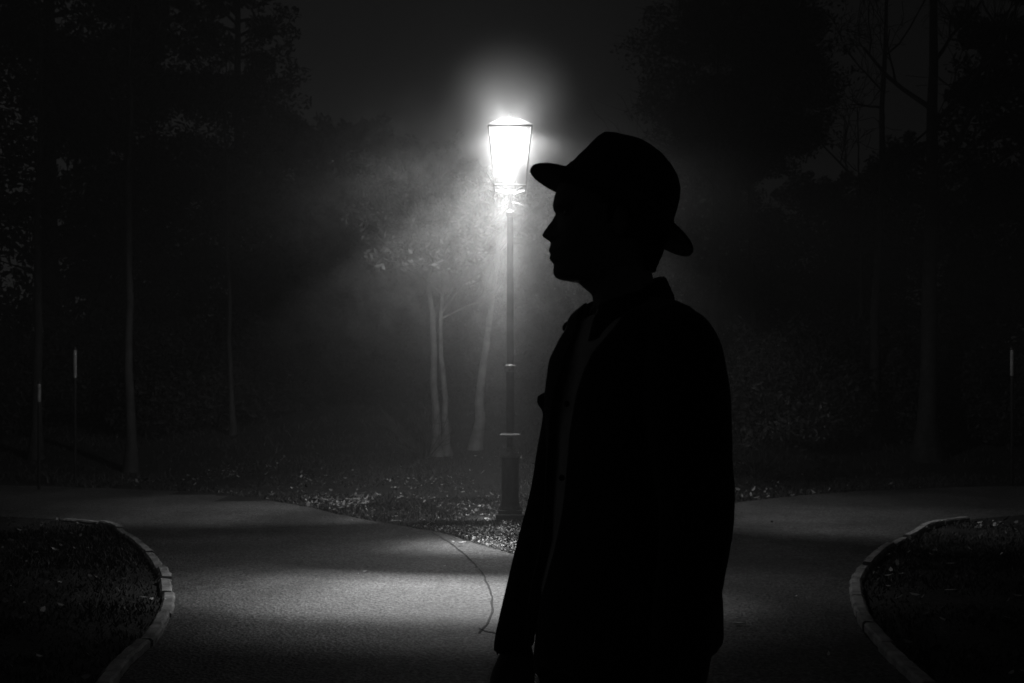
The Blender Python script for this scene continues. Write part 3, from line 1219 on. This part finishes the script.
def ellipsoid(c, r, n=16, m=12, rot=None):
    v, f = [], []
    c = Vector(c)
    for i in range(m + 1):
        t = math.pi * i / m
        for k in range(n):
            a = 2 * math.pi * k / n
            p = Vector((math.sin(t) * math.cos(a) * r[0], math.sin(t) * math.sin(a) * r[1], math.cos(t) * r[2]))
            if i in (0, m):
                p += Vector((math.cos(a) * 1e-5, math.sin(a) * 1e-5, 0))
            if rot is not None:
                p = rot @ p
            v.append(c + p)
    for i in range(m):
        for k in range(n):
            a, b = i * n + k, i * n + (k + 1) % n
            f.append((a, a + n, b + n, b))
    f.append(tuple(range(n)))
    f.append(tuple(reversed(range(m * n, (m + 1) * n))))
    return v, f


def chain(pts, radii, n=14, sub=4):
    """smooth closed tapered limb: a tube with rounded ends"""
    P = [Vector(p) for p in pts]
    q, r = [], []
    for i in range(len(P) - 1):
        p0, p1, p2, p3 = P[max(0, i - 1)], P[i], P[i + 1], P[min(len(P) - 1, i + 2)]
        for k in range(sub):
            t = k / sub
            q.append(0.5 * ((2 * p1) + (-p0 + p2) * t + (2 * p0 - 5 * p1 + 4 * p2 - p3) * t * t + (-p0 + 3 * p1 - 3 * p2 + p3) * t ** 3))
            r.append(radii[i] + (radii[i + 1] - radii[i]) * t)
    q.append(P[-1])
    r.append(radii[-1])
    d0 = (q[0] - q[1]).normalized()
    d1 = (q[-1] - q[-2]).normalized()
    a0 = [q[0] + d0 * r[0] * .75, q[0] + d0 * r[0] * .45]
    a1 = [q[-1] + d1 * r[-1] * .45, q[-1] + d1 * r[-1] * .75]
    q = a0 + q + a1
    r = [r[0] * .45, r[0] * .85] + r + [r[-1] * .85, r[-1] * .45]
    return tube(q, r, n)


def loft(rows, n=40, p=2.3):
    """rows: (z, cx, cy, half_front, half_side): closed body section stack, torso frame"""
    v, f = [], []
    for z, cx, cy_, hf, hs in rows:
        for k in range(n):
            a = 2 * math.pi * k / n
            ca, sa = math.cos(a), math.sin(a)
            r_ = (abs(ca) ** p + abs(sa) ** p) ** (-1 / p)
            q = FR * (ca * r_ * hf) + LF * (sa * r_ * hs)
            v.append((cx + q.x, cy_ + q.y, z))
    m = len(rows)
    for i in range(m - 1):
        for k in range(n):
            a, b = i * n + k, i * n + (k + 1) % n
            f.append((a, b, b + n, a + n))
    f.append(tuple(reversed(range(n))))
    f.append(tuple(range((m - 1) * n, m * n)))
    return v, f


def remesh(vf_list, voxel, smooth_it=2, name='m'):
    mb = MB()
    for q in vf_list:
        mb.add(q)
    me = mb.mesh(name)
    bm = bmesh.new()
    bm.from_mesh(me)
    bmesh.ops.recalc_face_normals(bm, faces=bm.faces)
    bm.to_mesh(me)
    bm.free()
    o = bpy.data.objects.new('temporary', me)
    COL.objects.link(o)
    m = o.modifiers.new('r', 'REMESH')
    m.mode = 'VOXEL'
    m.voxel_size = voxel
    if smooth_it:
        s = o.modifiers.new('s', 'SMOOTH')
        s.factor = 0.5
        s.iterations = smooth_it
    out = apply_mods(o)
    bpy.data.objects.remove(o, do_unlink=True)
    out.name = name
    return out


def hand(wrist, dirv, palm_n, side_v, curl=0.35, mirror=1):
    """list of closed chains: palm, four fingers and a thumb. dirv: down the hand, palm_n: out of the palm, side_v: towards the thumb"""
    d, pn, sv = dirv.normalized(), palm_n.normalized(), side_v.normalized()
    parts = []
    # palm: three overlapping chains make a flat pad
    for s, l_ in ((-.026, .078), (-.009, .086), (.009, .086), (.026, .078)):
        parts.append(chain([wrist - d * .005 + sv * s * .55, wrist + d * .045 + sv * s * .95, wrist + d * l_ + sv * s], [.015, .0155, .0125], 10, 3))
    # fingers: index nearest the thumb
    for i, (s, L, r) in enumerate(((.030, .074, .0086), (.0105, .084, .0090), (-.0095, .078, .0086), (-.029, .060, .0078))):
        b = wrist + d * (.082 - abs(s) * .15) + sv * s
        seg = [L * .45, L * .31, L * .24]
        pts = [b - d * .02, b]
        ang = curl * (0.55 + .12 * i)
        cur = b
        for q in range(3):
            dd = d * math.cos(ang) + pn * math.sin(ang) + sv * (s * 1.2)
            cur = cur + dd.normalized() * seg[q]
            pts.append(cur)
            ang += curl * (1.0 + .1 * i)
        parts.append(chain(pts, [r * 1.05, r * 1.08, r * 1.0, r * .92, r * .78], 10, 3))
    # thumb leaves the side of the palm near its base
    b = wrist + d * .022 + sv * .022
    t1 = b + (d * .75 + sv * .62 + pn * .35).normalized() * .040
    t2 = t1 + (d * .92 + sv * .28 + pn * .32).normalized() * .032
    t3 = t2 + (d * .98 + sv * .05 + pn * .25).normalized() * .026
    parts.append(chain([wrist + d * .006 + sv * .01, b, t1, t2, t3], [.014, .0145, .0115, .0102, .0085], 10, 3))
    return parts


def cap_at(v, z):
    return Vector((v[0], v[1], z))


def keep_largest(bm):
    seen, best = set(), []
    for v0 in bm.verts:
        if v0 in seen:
            continue
        comp, st = [], [v0]
        seen.add(v0)
        while st:
            q = st.pop()
            comp.append(q)
            for e in q.link_edges:
                w = e.other_vert(q)
                if w not in seen:
                    seen.add(w)
                    st.append(w)
        if len(comp) > len(best):
            best = comp
    best = set(best)
    bmesh.ops.delete(bm, geom=[v for v in bm.verts if v not in best], context='VERTS')


# joints -----------------------------------------------------------
C = Vector((AX, YM, 0))
RSH = C - LF * .178 + Vector((.004, 0, 1.408))
LSH = C + LF * .178 + Vector((.007, 0, 1.412))
REL = Vector((.092, 2.075, 1.112))
RWR = Vector((.010, 2.03, .842))
LEL = Vector((.295, 1.672, 1.120))
LWR = Vector((.262, 1.672, .850))
PEL = Vector((.187, YM, .93))
RHIP, LHIP = PEL - LF * .085 + Vector((0, 0, -.03)), PEL + LF * .085 + Vector((0, 0, -.03))
RKN, LKN = RHIP + FR * .03 + Vector((0, 0, -.42)), LHIP + FR * .015 + Vector((0, 0, -.42))
RAN, LAN = RKN - FR * .03 - LF * .015 + Vector((0, 0, -.40)), LKN - FR * .045 + LF * .015 + Vector((0, 0, -.40))

man = empty('person', (AX, YM, 0))
tag(man, 'man in a felt hat and dark open jacket standing side on, looking left', 'person')

# body: one continuous surface --------------------------------------
body = [head_geo()]
# ears
for sg_ in (-1, 1):
    body.append(ellipsoid((mx(617), YM + sg_ * .077, mz(227)), (.017, .008, .031), rot=Matrix.Rotation(R(12), 3, 'Y') @ Matrix.Rotation(sg_ * R(-18), 3, 'Z')))
# neck
body.append(chain([(mx(617), YM, mz(250)), (mx(622), YM, mz(283)), (mx(626), YM, mz(305)), (mx(628), YM, mz(322))], [.052, .0565, .059, .066], 24, 5))
body.append(chain([(mx(583), YM, mz(270)), (mx(606), YM, mz(277)), (mx(622), YM, mz(288))], [.026, .045, .05], 20, 4))
tors = [(mz(322), AX, YM, .055, .07), (1.432, AX, YM, .070, .11), (1.40, AX, YM, .084, .142), (1.34, AX, YM, .096, .155), (1.25, AX, YM, .105, .165),
        (1.12, AX, YM, .092, .145), (1.05, AX - .004, YM, .092, .145), (.96, PEL.x, YM, .100, .165), (.89, PEL.x, YM, .095, .16), (.84, PEL.x, YM, .06, .12)]
body.append(loft(tors))
body.append(chain([RSH + LF * .015 + Vector((0, 0, -.030)), RSH.lerp(REL, .4), REL, REL.lerp(RWR, .3), RWR, RWR + (RWR - REL).normalized() * .02], [.042, .046, .038, .038, .024, .024], 18, 5))
body.append(chain([LSH - LF * .015 + Vector((0, 0, -.030)), LSH.lerp(LEL, .4), LEL, LEL.lerp(LWR, .3), LWR, LWR + (LWR - LEL).normalized() * .02], [.042, .046, .038, .038, .024, .024], 18, 5))
for h, k, a in ((RHIP, RKN, RAN), (LHIP, LKN, LAN)):
    body.append(chain([h, h.lerp(k, .5), k, k.lerp(a, .3), a, Vector((a.x, a.y, .06))], [.082, .070, .050, .050, .033, .034], 20, 5))
    body.append(chain([Vector((a.x, a.y, .045)) - FR * .03, Vector((a.x, a.y, .045)) + FR * .07, Vector((a.x, a.y, .035)) + FR * .15], [.033, .034, .022], 16, 4))
rd = Vector((-.05, -.02, -1)).normalized()
body += hand(RWR + rd * .012, rd, (LF * .85 - FR * .25), (FR - rd * FR.dot(rd)), curl=.34)
ld_ = (LWR - LEL).normalized()
body += hand(LWR + ld_ * .012, ld_, (-LF * .85 - FR * .25), (FR - ld_ * FR.dot(ld_)), curl=.34)
bme = remesh(body, .0034, 3, 'body')
link('body', bme, M_SKIN, man, smooth=True)

# eyes
for sg_ in (-1, 1):
    link('eye', mesh_pydata('eye', *ellipsoid((mx(569), YM + sg_ * .031, mz(215.5)), (.0115, .0115, .0115))), M_EYE, man, smooth=True)

# hair: cropped, visible at the nape and in front of the ears under the hat
v, f = head_geo(grow_by=.0055, z_lo=272, z_hi=150, features=False, n=72, rows=70)
hm = mesh_pydata('hair', v, f)
bm = bmesh.new()
bm.from_mesh(hm)
dele = []
for vt in bm.verts:
    py = HY - (vt.co.z - CAMZ) * SM
    px = CX + vt.co.x * SM
    lim = interp(py, [(150, 560), (186, 566), (200, 590), (214, 600), (240, 604), (246, 632), (272, 640)])
    if px < lim:
        dele.append(vt)
    else:
        vt.co += vt.normal * .002 * noise.noise(vt.co * 160) + Vector((0, 0, .0015 * noise.noise(vt.co * 300)))
bmesh.ops.delete(bm, geom=dele, context='VERTS')
bm.to_mesh(hm)
bm.free()
link('hair', hm, M_HAIR, man, smooth=True)

# hat ---------------------------------------------------------------
HC = Vector((mx(611), YM, mz(211.5)))
HU = Vector((-.889, 0, .458))     # towards the front tip
HN = Vector((.458, 0, .889))      # up out of the crown
HS = Vector((0, -1, 0))
px2m = 1 / SM
crown_rows = [(0, 60, -61, .083), (10, 59, -60.5, .083), (22, 57.5, -59.5, .0825), (33, 55.5, -57.5, .081), (43, 51.8, -55, .079), (52, 49.2, -51, .076), (60, 46.5, -44, .070),
              (66, 43, -35, .062), (70, 34, -26, .052), (73, 22, -14, .036), (74.6, 10, -4, .012)]
hv, hf_ = [], []
NC = 64
for nrow, uf, ub, hw in crown_rows:
    cu = (uf + ub) / 2
    hu = (uf - ub) / 2
    for k in range(NC):
        a = 2 * math.pi * k / NC
        ca, sa = math.cos(a), math.sin(a)
        pinch = 1 - .26 * math.exp(-((abs(math.atan2(sa, ca)) - .75) / .33) ** 2) * max(0, min(1, (nrow - 22) / 34))
        u = (cu + hu * ca) * px2m
        s = sa * hw * pinch
        nn_ = nrow * px2m
        p = HC + HU * u + HN * nn_ + HS * s
        hv.append(p)
top = len(crown_rows) - 1
for i in range(top):
    for k in range(NC):
        a, b = i * NC + k, i * NC + (k + 1) % NC
        hf_.append((a, b, b + NC, a + NC))
hf_.append(tuple(range(top * NC, (top + 1) * NC)))
me = mesh_pydata('hat', hv, hf_)
bm = bmesh.new()
bm.from_mesh(me)
bmesh.ops.recalc_face_normals(bm, faces=bm.faces)
bm.to_mesh(me)
bm.free()
hat = link('hat', me, M_FELT, man, smooth=True)
sd = hat.modifiers.new('felt', 'SOLIDIFY')
sd.thickness = .003
tag(hat, 'dark felt hat with a pinched crown, worn tilted back')


def hatmesh(name, mesh_, mat, smooth=True):
    o = link(name, mesh_, mat, None, smooth)
    mesh_.transform(Matrix.Translation(-Vector(man.location)))
    o.parent = hat
    return o


# brim: rings from crown base out, sides rolled up a little, rim rolled
bv, bf = [], []
rings = 12
for i in range(rings + 1):
    t = i / rings
    for k in range(NC):
        a = 2 * math.pi * k / NC
        ca, sa = math.cos(a), math.sin(a)
        ru = (59.5 + t * (91 - 59.5)) * px2m
        rs = .082 + t * (.142 - .082)
        u = ca * ru
        s = sa * rs
        lift = .012 * t ** 1.6 * sa * sa - .004 * t * t * ca * ca * (1 if ca < 0 else .2) + .002 * t * math.sin(3 * a)
        bv.append(HC + HU * u + HS * s + HN * (lift + .002))
for i in range(rings):
    for k in range(NC):
        a, b = i * NC + k, i * NC + (k + 1) % NC
        bf.append((a, b, b + NC, a + NC))
brim = hatmesh('brim', mesh_pydata('brim', bv, bf), M_FELT)
sd = brim.modifiers.new('felt', 'SOLIDIFY')
sd.thickness = .004
sd.offset = 0
# ribbon band
rv, rf = [], []
for nn_, gr in ((4, .0006), (5, .0022), (19, .0022), (20, .0006)):
    for k in range(NC):
        a = 2 * math.pi * k / NC
        ca, sa = math.cos(a), math.sin(a)
        uf, ub = interp(nn_, [(0, 60), (22, 57.5)]), interp(nn_, [(0, -61), (22, -59.5)])
        u = ((uf + ub) / 2 + (uf - ub) / 2 * ca) * px2m + gr * ca
        rv.append(HC + HU * u + HN * nn_ * px2m + HS * (sa * (.083 + gr)))
for i in range(3):
    for k in range(NC):
        a, b = i * NC + k, i * NC + (k + 1) % NC
        rf.append((a, b, b + NC, a + NC))
hatmesh('hat_band', mesh_pydata('hat_band', rv, rf), M_BAND)

# shirt ----------------------------------------------------------------
shirt_rows = [(mz(316), AX, YM, .074, .080), (mz(323), AX, YM, .088, .105), (1.425, AX, YM, .102, .126), (1.40, AX, YM, .112, .146), (1.34, AX, YM, .121, .160), (1.25, AX, YM, .126, .170),
              (1.12, AX - .004, YM, .124, .158), (1.05, AX - .006, YM, .124, .158), (.96, PEL.x, YM, .124, .175), (.90, PEL.x, YM, .112, .176)]
sme = remesh([loft(shirt_rows)], .007, 3, 'shirt')
bm = bmesh.new()
bm.from_mesh(sme)
for vt in bm.verts:
    vt.co += vt.normal * (.004 * noise.noise(Vector((vt.co.x * 22, vt.co.y * 22, vt.co.z * 7))))
bm.to_mesh(sme)
bm.free()
shirt = link('shirt', sme, M_SHIRT, man, smooth=True)


def collar_mesh(name, zc, r_in, h, flare, open_ang, tilt, n=40, drop=.03, fwd=0.0, xoff=0.0):
    """turned-down collar band round the neck, open at the throat; angles measured from the chest front"""
    v, f = [], []
    prof = [(0.0, 0.0), (.001, h * .5), (.001, h), (.003, h * 1.04), (.006 + flare * .3, h * .75), (.008 + flare * .8, h * .25), (.010 + flare, -drop)]
    for i in range(n + 1):
        a = open_ang + (2 * math.pi - 2 * open_ang) * i / n
        ca, sa = math.cos(a), math.sin(a)
        fr_ = max(0, ca)
        for r, z in prof:
            rr = r_in + r
            q = FR * (ca * rr * 1.02) + LF * (sa * rr)
            zz_ = zc + z - tilt * fr_ ** 1.3 - (.018 * fr_ if z < h * .5 else 0)
            v.append((AX + xoff + q.x, YM + q.y, zz_))
    m = len(prof)
    for i in range(n):
        for j in range(m - 1):
            a = i * m + j
            f.append((a, a + 1, a + m + 1, a + m))
    return mesh_pydata(name, v, f)


cm = collar_mesh('shirt_collar', mz(306), .060, .026, .004, .35, .030, drop=.012, xoff=-.004)
c_o = link('shirt_collar', cm, M_SHIRT, None, smooth=True)
cm.transform(Matrix.Translation(-Vector(man.location)))
c_o.parent = shirt
c_o.modifiers.new('t', 'SOLIDIFY').thickness = .002

# jacket --------------------------------------------------------------
jr = [(mz(298), mx(629), YM, .066, .068), (mz(304), mx(633), YM, .084, .095), (mz(311), mx(634), YM, .097, .125), (mz(318), mx(635), YM, .108, .150), (mz(327), mx(638), YM, .114, .160),
      (mz(338), mx(637), YM, .125, .176), (1.38, mx(633), YM, .136, .192), (1.31, mx(630), YM, .140, .192), (1.22, mx(630), YM, .140, .188), (1.12, mx(628), YM, .140, .188),
      (1.03, mx(626), YM, .147, .195), (.95, mx(624), YM, .160, .202), (.89, mx(623), YM, .166, .200), (.815, mx(622), YM, .168, .198)]
# the section list above grows to the shoulders; the sleeves carry on from there
sl_r = chain([RSH + LF * .03 + Vector((0, 0, .010)), RSH + Vector((0, 0, -.03)), RSH.lerp(REL, .35), RSH.lerp(REL, .7), REL, REL.lerp(RWR, .5), RWR + Vector((-.001, 0, -.008)), RWR + Vector((-.002, 0, -.022))],
             [.048, .061, .069, .067, .061, .055, .047, .046], 22, 6)
sl_l = chain([LSH - LF * .03 + Vector((0, 0, .010)), LSH + Vector((0, 0, -.03)), LSH.lerp(LEL, .35), LSH.lerp(LEL, .7), LEL, LEL.lerp(LWR, .5), LWR, LWR + (LWR - LEL).normalized() * .02],
             [.052, .068, .072, .066, .060, .053, .046, .045], 22, 6)
bump = ellipsoid(W(547.5, 403, 2.085), (.026, .03, .020), rot=Matrix.Rotation(R(35), 3, 'Y'))
jme = remesh([loft(jr, 48, 2.2), sl_r, sl_l, bump], .0062, 5, 'jacket')
bm = bmesh.new()
bm.from_mesh(jme)
kill = []
rw_dir = (RWR - REL).normalized()
cuff_r = RWR + Vector((0, 0, -.040))
for vt in bm.verts:
    co = vt.co
    # folds
    fold = noise.noise(Vector((co.x * 9, co.y * 9, co.z * 3.2))) * .0055 + noise.noise(Vector((co.x * 21 + 3, co.y * 21, co.z * 9))) * .0022
    vt.co = co + vt.normal * fold
    q = Vector((co.x - AX, co.y - YM, 0))
    fr_, lf_ = q.dot(FR), q.dot(LF)
    in_torso = abs(lf_) < .20 and co.x > mx(520, YM)
    # open front: shirt shows between the lapels; wider at the chest, towards the right hand side of the torso
    if fr_ > .02 and in_torso:
        zlo, zhi = .80, 1.47
        # edges of the opening, as offsets to his left of the chest mid line
        e_l = interp(co.z, [(.80, -.03), (.95, -.02), (1.12, .015), (1.25, .035), (1.36, .075), (1.42, .10), (1.47, .11)])
        e_r = interp(co.z, [(.80, -.09), (.95, -.085), (1.12, -.07), (1.25, -.04), (1.36, .005), (1.42, .01), (1.47, -.02)])
        if e_r < lf_ < e_l:
            kill.append(vt)
            continue
    if co.z > mz(300.5):
        kill.append(vt)
    elif co.z < LWR.z - .012 and lf_ > .14 and co.z < .8385 - .012:
        kill.append(vt)
    elif co.z < .866 - .13 * fr_ and co.x > mx(538, YM) and not (lf_ > .17 and abs((co - LWR).x) < .055):
        kill.append(vt)
    elif co.x < mx(545, 2.03) and co.z < mz(652, 2.03):
        kill.append(vt)
bmesh.ops.delete(bm, geom=list(set(kill)), context='VERTS')
keep_largest(bm)
for _ in range(14):
    move = {}
    for vt in bm.verts:
        be = [e.other_vert(vt).co for e in vt.link_edges if e.is_boundary]
        if len(be) == 2:
            move[vt] = vt.co * .4 + (be[0] + be[1]) * .3
    for vt, c_ in move.items():
        vt.co = c_
bm.to_mesh(jme)
bm.free()
jacket = link('jacket', jme, M_JACKET, man, smooth=True)
tag(jacket, 'dark hip length jacket hanging open over a pale shirt')
sd = jacket.modifiers.new('cloth', 'SOLIDIFY')
sd.thickness = .006
sd.offset = -1
cs = jacket.modifiers.new('soft', 'SMOOTH')
cs.factor = .4
cs.iterations = 2


def jpart(name, mesh_, mat=M_JACKET, smooth=True):
    o = link(name, mesh_, mat, None, smooth)
    mesh_.transform(Matrix.Translation(-Vector(man.location)))
    o.parent = jacket
    return o


# jacket collar: stands high at the nape, folds over and runs down to two points
def jacket_collar():
    v, f = [], []
    n = 44
    for i in range(n + 1):
        s = i / n                       # 0 = right collar point, 1 = left collar point
        a = .55 + (2 * math.pi - 1.10) * s
        ca, sa = math.cos(a), math.sin(a)
        back = max(0, -ca)
        front = max(0, ca)
        rin = .074 + .006 * front
        cxw = mx(626) - .008 * front
        ztop = mz(292) + .030 * back ** .8 - .030 * front ** 1.2
        zroot = mz(314) - .034 * front
        drop = .030 + .028 * front
        out = .022 + .016 * front
        prof = [(0, zroot), (-.005, (zroot + ztop) / 2), (-.010, ztop - .004), (-.007, ztop), (-.002, ztop - .004), (out * .5, ztop - .5 * (ztop - zroot + drop) * .7), (out * .9, zroot - drop * .45)]
        for r, z in prof:
            q = FR * (ca * (rin + r)) + LF * (sa * (rin + r) * 1.04)
            v.append((cxw + q.x, YM + q.y, z))
    m = 7
    for i in range(n):
        for j in range(m - 1):
            a = i * m + j
            f.append((a, a + 1, a + m + 1, a + m))
    return mesh_pydata('collar', v, f)


co_ = jpart('collar', jacket_collar())
co_.modifiers.new('t', 'SOLIDIFY').thickness = .003
# the collar point that sticks out on his right side, against the light
jpart('collar_tip', mesh_pydata('collar_tip', *chain([W(592, 313, 1.97), W(578, 322, 1.975), W(567, 328.5, 1.98)], [.013, .015, .0105], 12, 4)))
# buttons
for z_ in (1.30, 1.17, 1.04, .92):
    q = C + FR * .139 + LF * interp(z_, [(.80, -.040), (.95, -.022), (1.12, .004), (1.25, .026), (1.36, .045)])
    q.z = z_
    jpart('button', mesh_pydata('button', *ellipsoid(q, (.0055, .0055, .0055))), M_SHOE)
# trousers ---------------------------------------------------------------
legs = []
for h, k, a, s in ((RHIP, RKN, RAN, -1), (LHIP, LKN, LAN, 1)):
    legs.append(chain([h + Vector((0, 0, .05)), h.lerp(k, .25), h.lerp(k, .6), k, k.lerp(a, .5), Vector((a.x, a.y, .085)), Vector((a.x, a.y, .075))],
                      [.098, .101, .088, .072, .064, .060, .060], 24, 6))
legs.append(loft([(1.02, PEL.x, YM, .106, .166), (.95, PEL.x, YM, .118, .176), (.88, PEL.x, YM, .132, .180), (.80, PEL.x, YM, .132, .176), (.75, PEL.x, YM, .09, .15)]))
tme = remesh(legs, .007, 4, 'trousers')
bm = bmesh.new()
bm.from_mesh(tme)
kill = []
for vt in bm.verts:
    co = vt.co
    near_knee = math.exp(-((co.z - .48) / .10) ** 2) + math.exp(-((co.z - .12) / .07) ** 2)
    vt.co = co + vt.normal * (noise.noise(Vector((co.x * 8, co.y * 8, co.z * (5 + 18 * near_knee)))) * (.004 + .004 * near_knee))
    if co.z < .045 or co.z > 1.03:
        kill.append(vt)
bmesh.ops.delete(bm, geom=kill, context='VERTS')
bm.to_mesh(tme)
bm.free()
tr_ = link('trousers', tme, M_TROUSER, man, smooth=True)
tr_.modifiers.new('cloth', 'SOLIDIFY').thickness = .004

# shoes --------------------------------------------------------------------
for a in (RAN, LAN):
    b0 = Vector((a.x, a.y, 0))
    sole = []
    rows = []
    side = Vector((-FR.y, FR.x, 0))
    prof = [(-.075, .026, .060), (-.055, .036, .078), (-.02, .038, .088), (.03, .038, .084), (.08, .044, .062), (.13, .049, .048), (.17, .046, .040), (.20, .034, .032), (.215, .016, .022)]
    v, f = [], []
    for (u, w, h) in prof:
        for k in range(20):
            t = 2 * math.pi * k / 20
            yy_ = math.cos(t) * w
            zz_ = .018 + (math.sin(t) * .5 + .5) * (h - .018) if True else 0
            v.append(b0 + FR * u + side * yy_ + Vector((0, 0, zz_)))
    m = len(prof)
    for i in range(m - 1):
        for k in range(20):
            p_, q_ = i * 20 + k, i * 20 + (k + 1) % 20
            f.append((p_, q_, q_ + 20, p_ + 20))
    f += [tuple(reversed(range(20))), tuple(range((m - 1) * 20, m * 20))]
    sh = link('shoe', remesh([(v, f)], .005, 3, 'shoe'), M_SHOE, man, smooth=True)
    v, f = [], []
    ring = []
    for k in range(28):
        t = 2 * math.pi * k / 28
        u = .07 + .150 * math.cos(t)
        w = .047 * math.sin(t) * (1 + .12 * math.cos(t))
        ring.append(b0 + FR * u + side * w)
    for z_ in (.005, .024):
        v += [q + Vector((0, 0, z_)) for q in ring]
    f = [(k, (k + 1) % 28, 28 + (k + 1) % 28, 28 + k) for k in range(28)] + [tuple(reversed(range(28))), tuple(range(28, 56))]
    sm_ = mesh_pydata('sole', v, f)
    so = link('sole', sm_, M_SHOE, None)
    sm_.transform(Matrix.Translation(-Vector(man.location)))
    so.parent = sh


# ================================================================== haze
def volume_mat(name, density, aniso, noise_amt=None):
    m = bpy.data.materials.new(name)
    m.use_nodes = True
    n, l = m.node_tree.nodes, m.node_tree.links
    n.clear()
    out = n.new('ShaderNodeOutputMaterial')
    pv = n.new('ShaderNodeVolumePrincipled')
    pv.inputs['Color'].default_value = (.92, .92, .92, 1)
    pv.inputs['Density'].default_value = density
    pv.inputs['Anisotropy'].default_value = aniso
    l.new(pv.outputs[0], out.inputs['Volume'])
    return m, n, l, pv


mh, *_ = volume_mat('haze', 0.0085, 0.25)
mb = MB()
mb.box((0, 38, 7.5), (150, 120, 17.0))
hz = link('haze', mb.mesh('haze'), mh)
tag(hz, 'thin even night mist filling the whole park', 'haze', kind='stuff')


# mist round the lamp head, its density shaped to give the lamp's glow
mm, n, l, pv = volume_mat('glow_mist', 1.0, 0.1)
tc = n.new('ShaderNodeTexCoord')
ln = n.new('ShaderNodeVectorMath')
ln.operation = 'LENGTH'
l.new(tc.outputs['Object'], ln.inputs[0])


def vm(op, a, b=None, c=None, clamp=False):
    m = n.new('ShaderNodeMath')
    m.operation = op
    m.use_clamp = clamp
    for i, v in enumerate((a, b, c)):
        if v is None:
            continue
        if isinstance(v, (int, float)):
            m.inputs[i].default_value = v
        else:
            l.new(v, m.inputs[i])
    return m.outputs[0]


MIST_R = 3.3
rr_ = vm('MAXIMUM', ln.outputs['Value'], 0.95)
fall = vm('POWER', rr_, -1.2)
ld2 = n.new('ShaderNodeVectorMath')
ld2.operation = 'DISTANCE'
l.new(tc.outputs['Object'], ld2.inputs[0])
ld2.inputs[1].default_value = (.55, .1, .72)
near = n.new('ShaderNodeMapRange')
near.interpolation_type = 'SMOOTHSTEP'
near.inputs['From Min'].default_value = .25
near.inputs['From Max'].default_value = 1.35
near.inputs['To Min'].default_value = .025
near.inputs['To Max'].default_value = 1.0
l.new(ld2.outputs['Value'], near.inputs['Value'])
sz = n.new('ShaderNodeSeparateXYZ')
l.new(tc.outputs['Object'], sz.inputs[0])
hi = n.new('ShaderNodeMapRange')
hi.interpolation_type = 'SMOOTHSTEP'
hi.inputs['From Min'].default_value = .35
hi.inputs['From Max'].default_value = 1.35
hi.inputs['To Min'].default_value = 1.0
hi.inputs['To Max'].default_value = .05
l.new(sz.outputs['Z'], hi.inputs['Value'])
lo = n.new('ShaderNodeMapRange')
lo.interpolation_type = 'SMOOTHSTEP'
lo.inputs['From Min'].default_value = -2.7
lo.inputs['From Max'].default_value = -.7
lo.inputs['To Min'].default_value = .12
lo.inputs['To Max'].default_value = 1.0
l.new(sz.outputs['Z'], lo.inputs['Value'])
# extra density over the lamp head, added for its halo
ld3 = n.new('ShaderNodeVectorMath')
ld3.operation = 'DISTANCE'
l.new(tc.outputs['Object'], ld3.inputs[0])
ld3.inputs[1].default_value = (.55, .1, 1.00)
halo_density = vm('MULTIPLY', vm('POWER', vm('SUBTRACT', 1.0, vm('DIVIDE', ld3.outputs['Value'], .95), clamp=True), 2.6), 3.0)
edge = vm('SUBTRACT', 1.0, vm('DIVIDE', rr_, MIST_R), clamp=True)
nz = n.new('ShaderNodeTexNoise')
nz.inputs['Scale'].default_value = 2.6
nz.inputs['Detail'].default_value = 3
nz.inputs['Distortion'].default_value = 2.6
l.new(tc.outputs['Object'], nz.inputs['Vector'])
nzr = n.new('ShaderNodeMapRange')
nzr.inputs['From Min'].default_value = .34
nzr.inputs['From Max'].default_value = .66
nzr.inputs['To Min'].default_value = 0.0
nzr.inputs['To Max'].default_value = 2.3
l.new(nz.outputs['Fac'], nzr.inputs['Value'])
dn = vm('MULTIPLY', vm('MULTIPLY', vm('MULTIPLY', near.outputs[0], hi.outputs[0]), vm('MULTIPLY', fall, edge)), vm('MULTIPLY', vm('MULTIPLY', nzr.outputs[0], lo.outputs[0]), 0.14))
dn = vm('ADD', dn, halo_density)
l.new(dn, pv.inputs['Density'])
me = mesh_pydata('mist', *ellipsoid((0, 0, 0), (MIST_R, MIST_R, MIST_R), 32, 20))
mist = link('mist', me, mm)
mist.location = (LAMP.x - .55, LAMP.y - .1, 3.40)
tag(mist, 'drifting mist round the lantern, thickened to shape its glow', 'mist', kind='stuff')
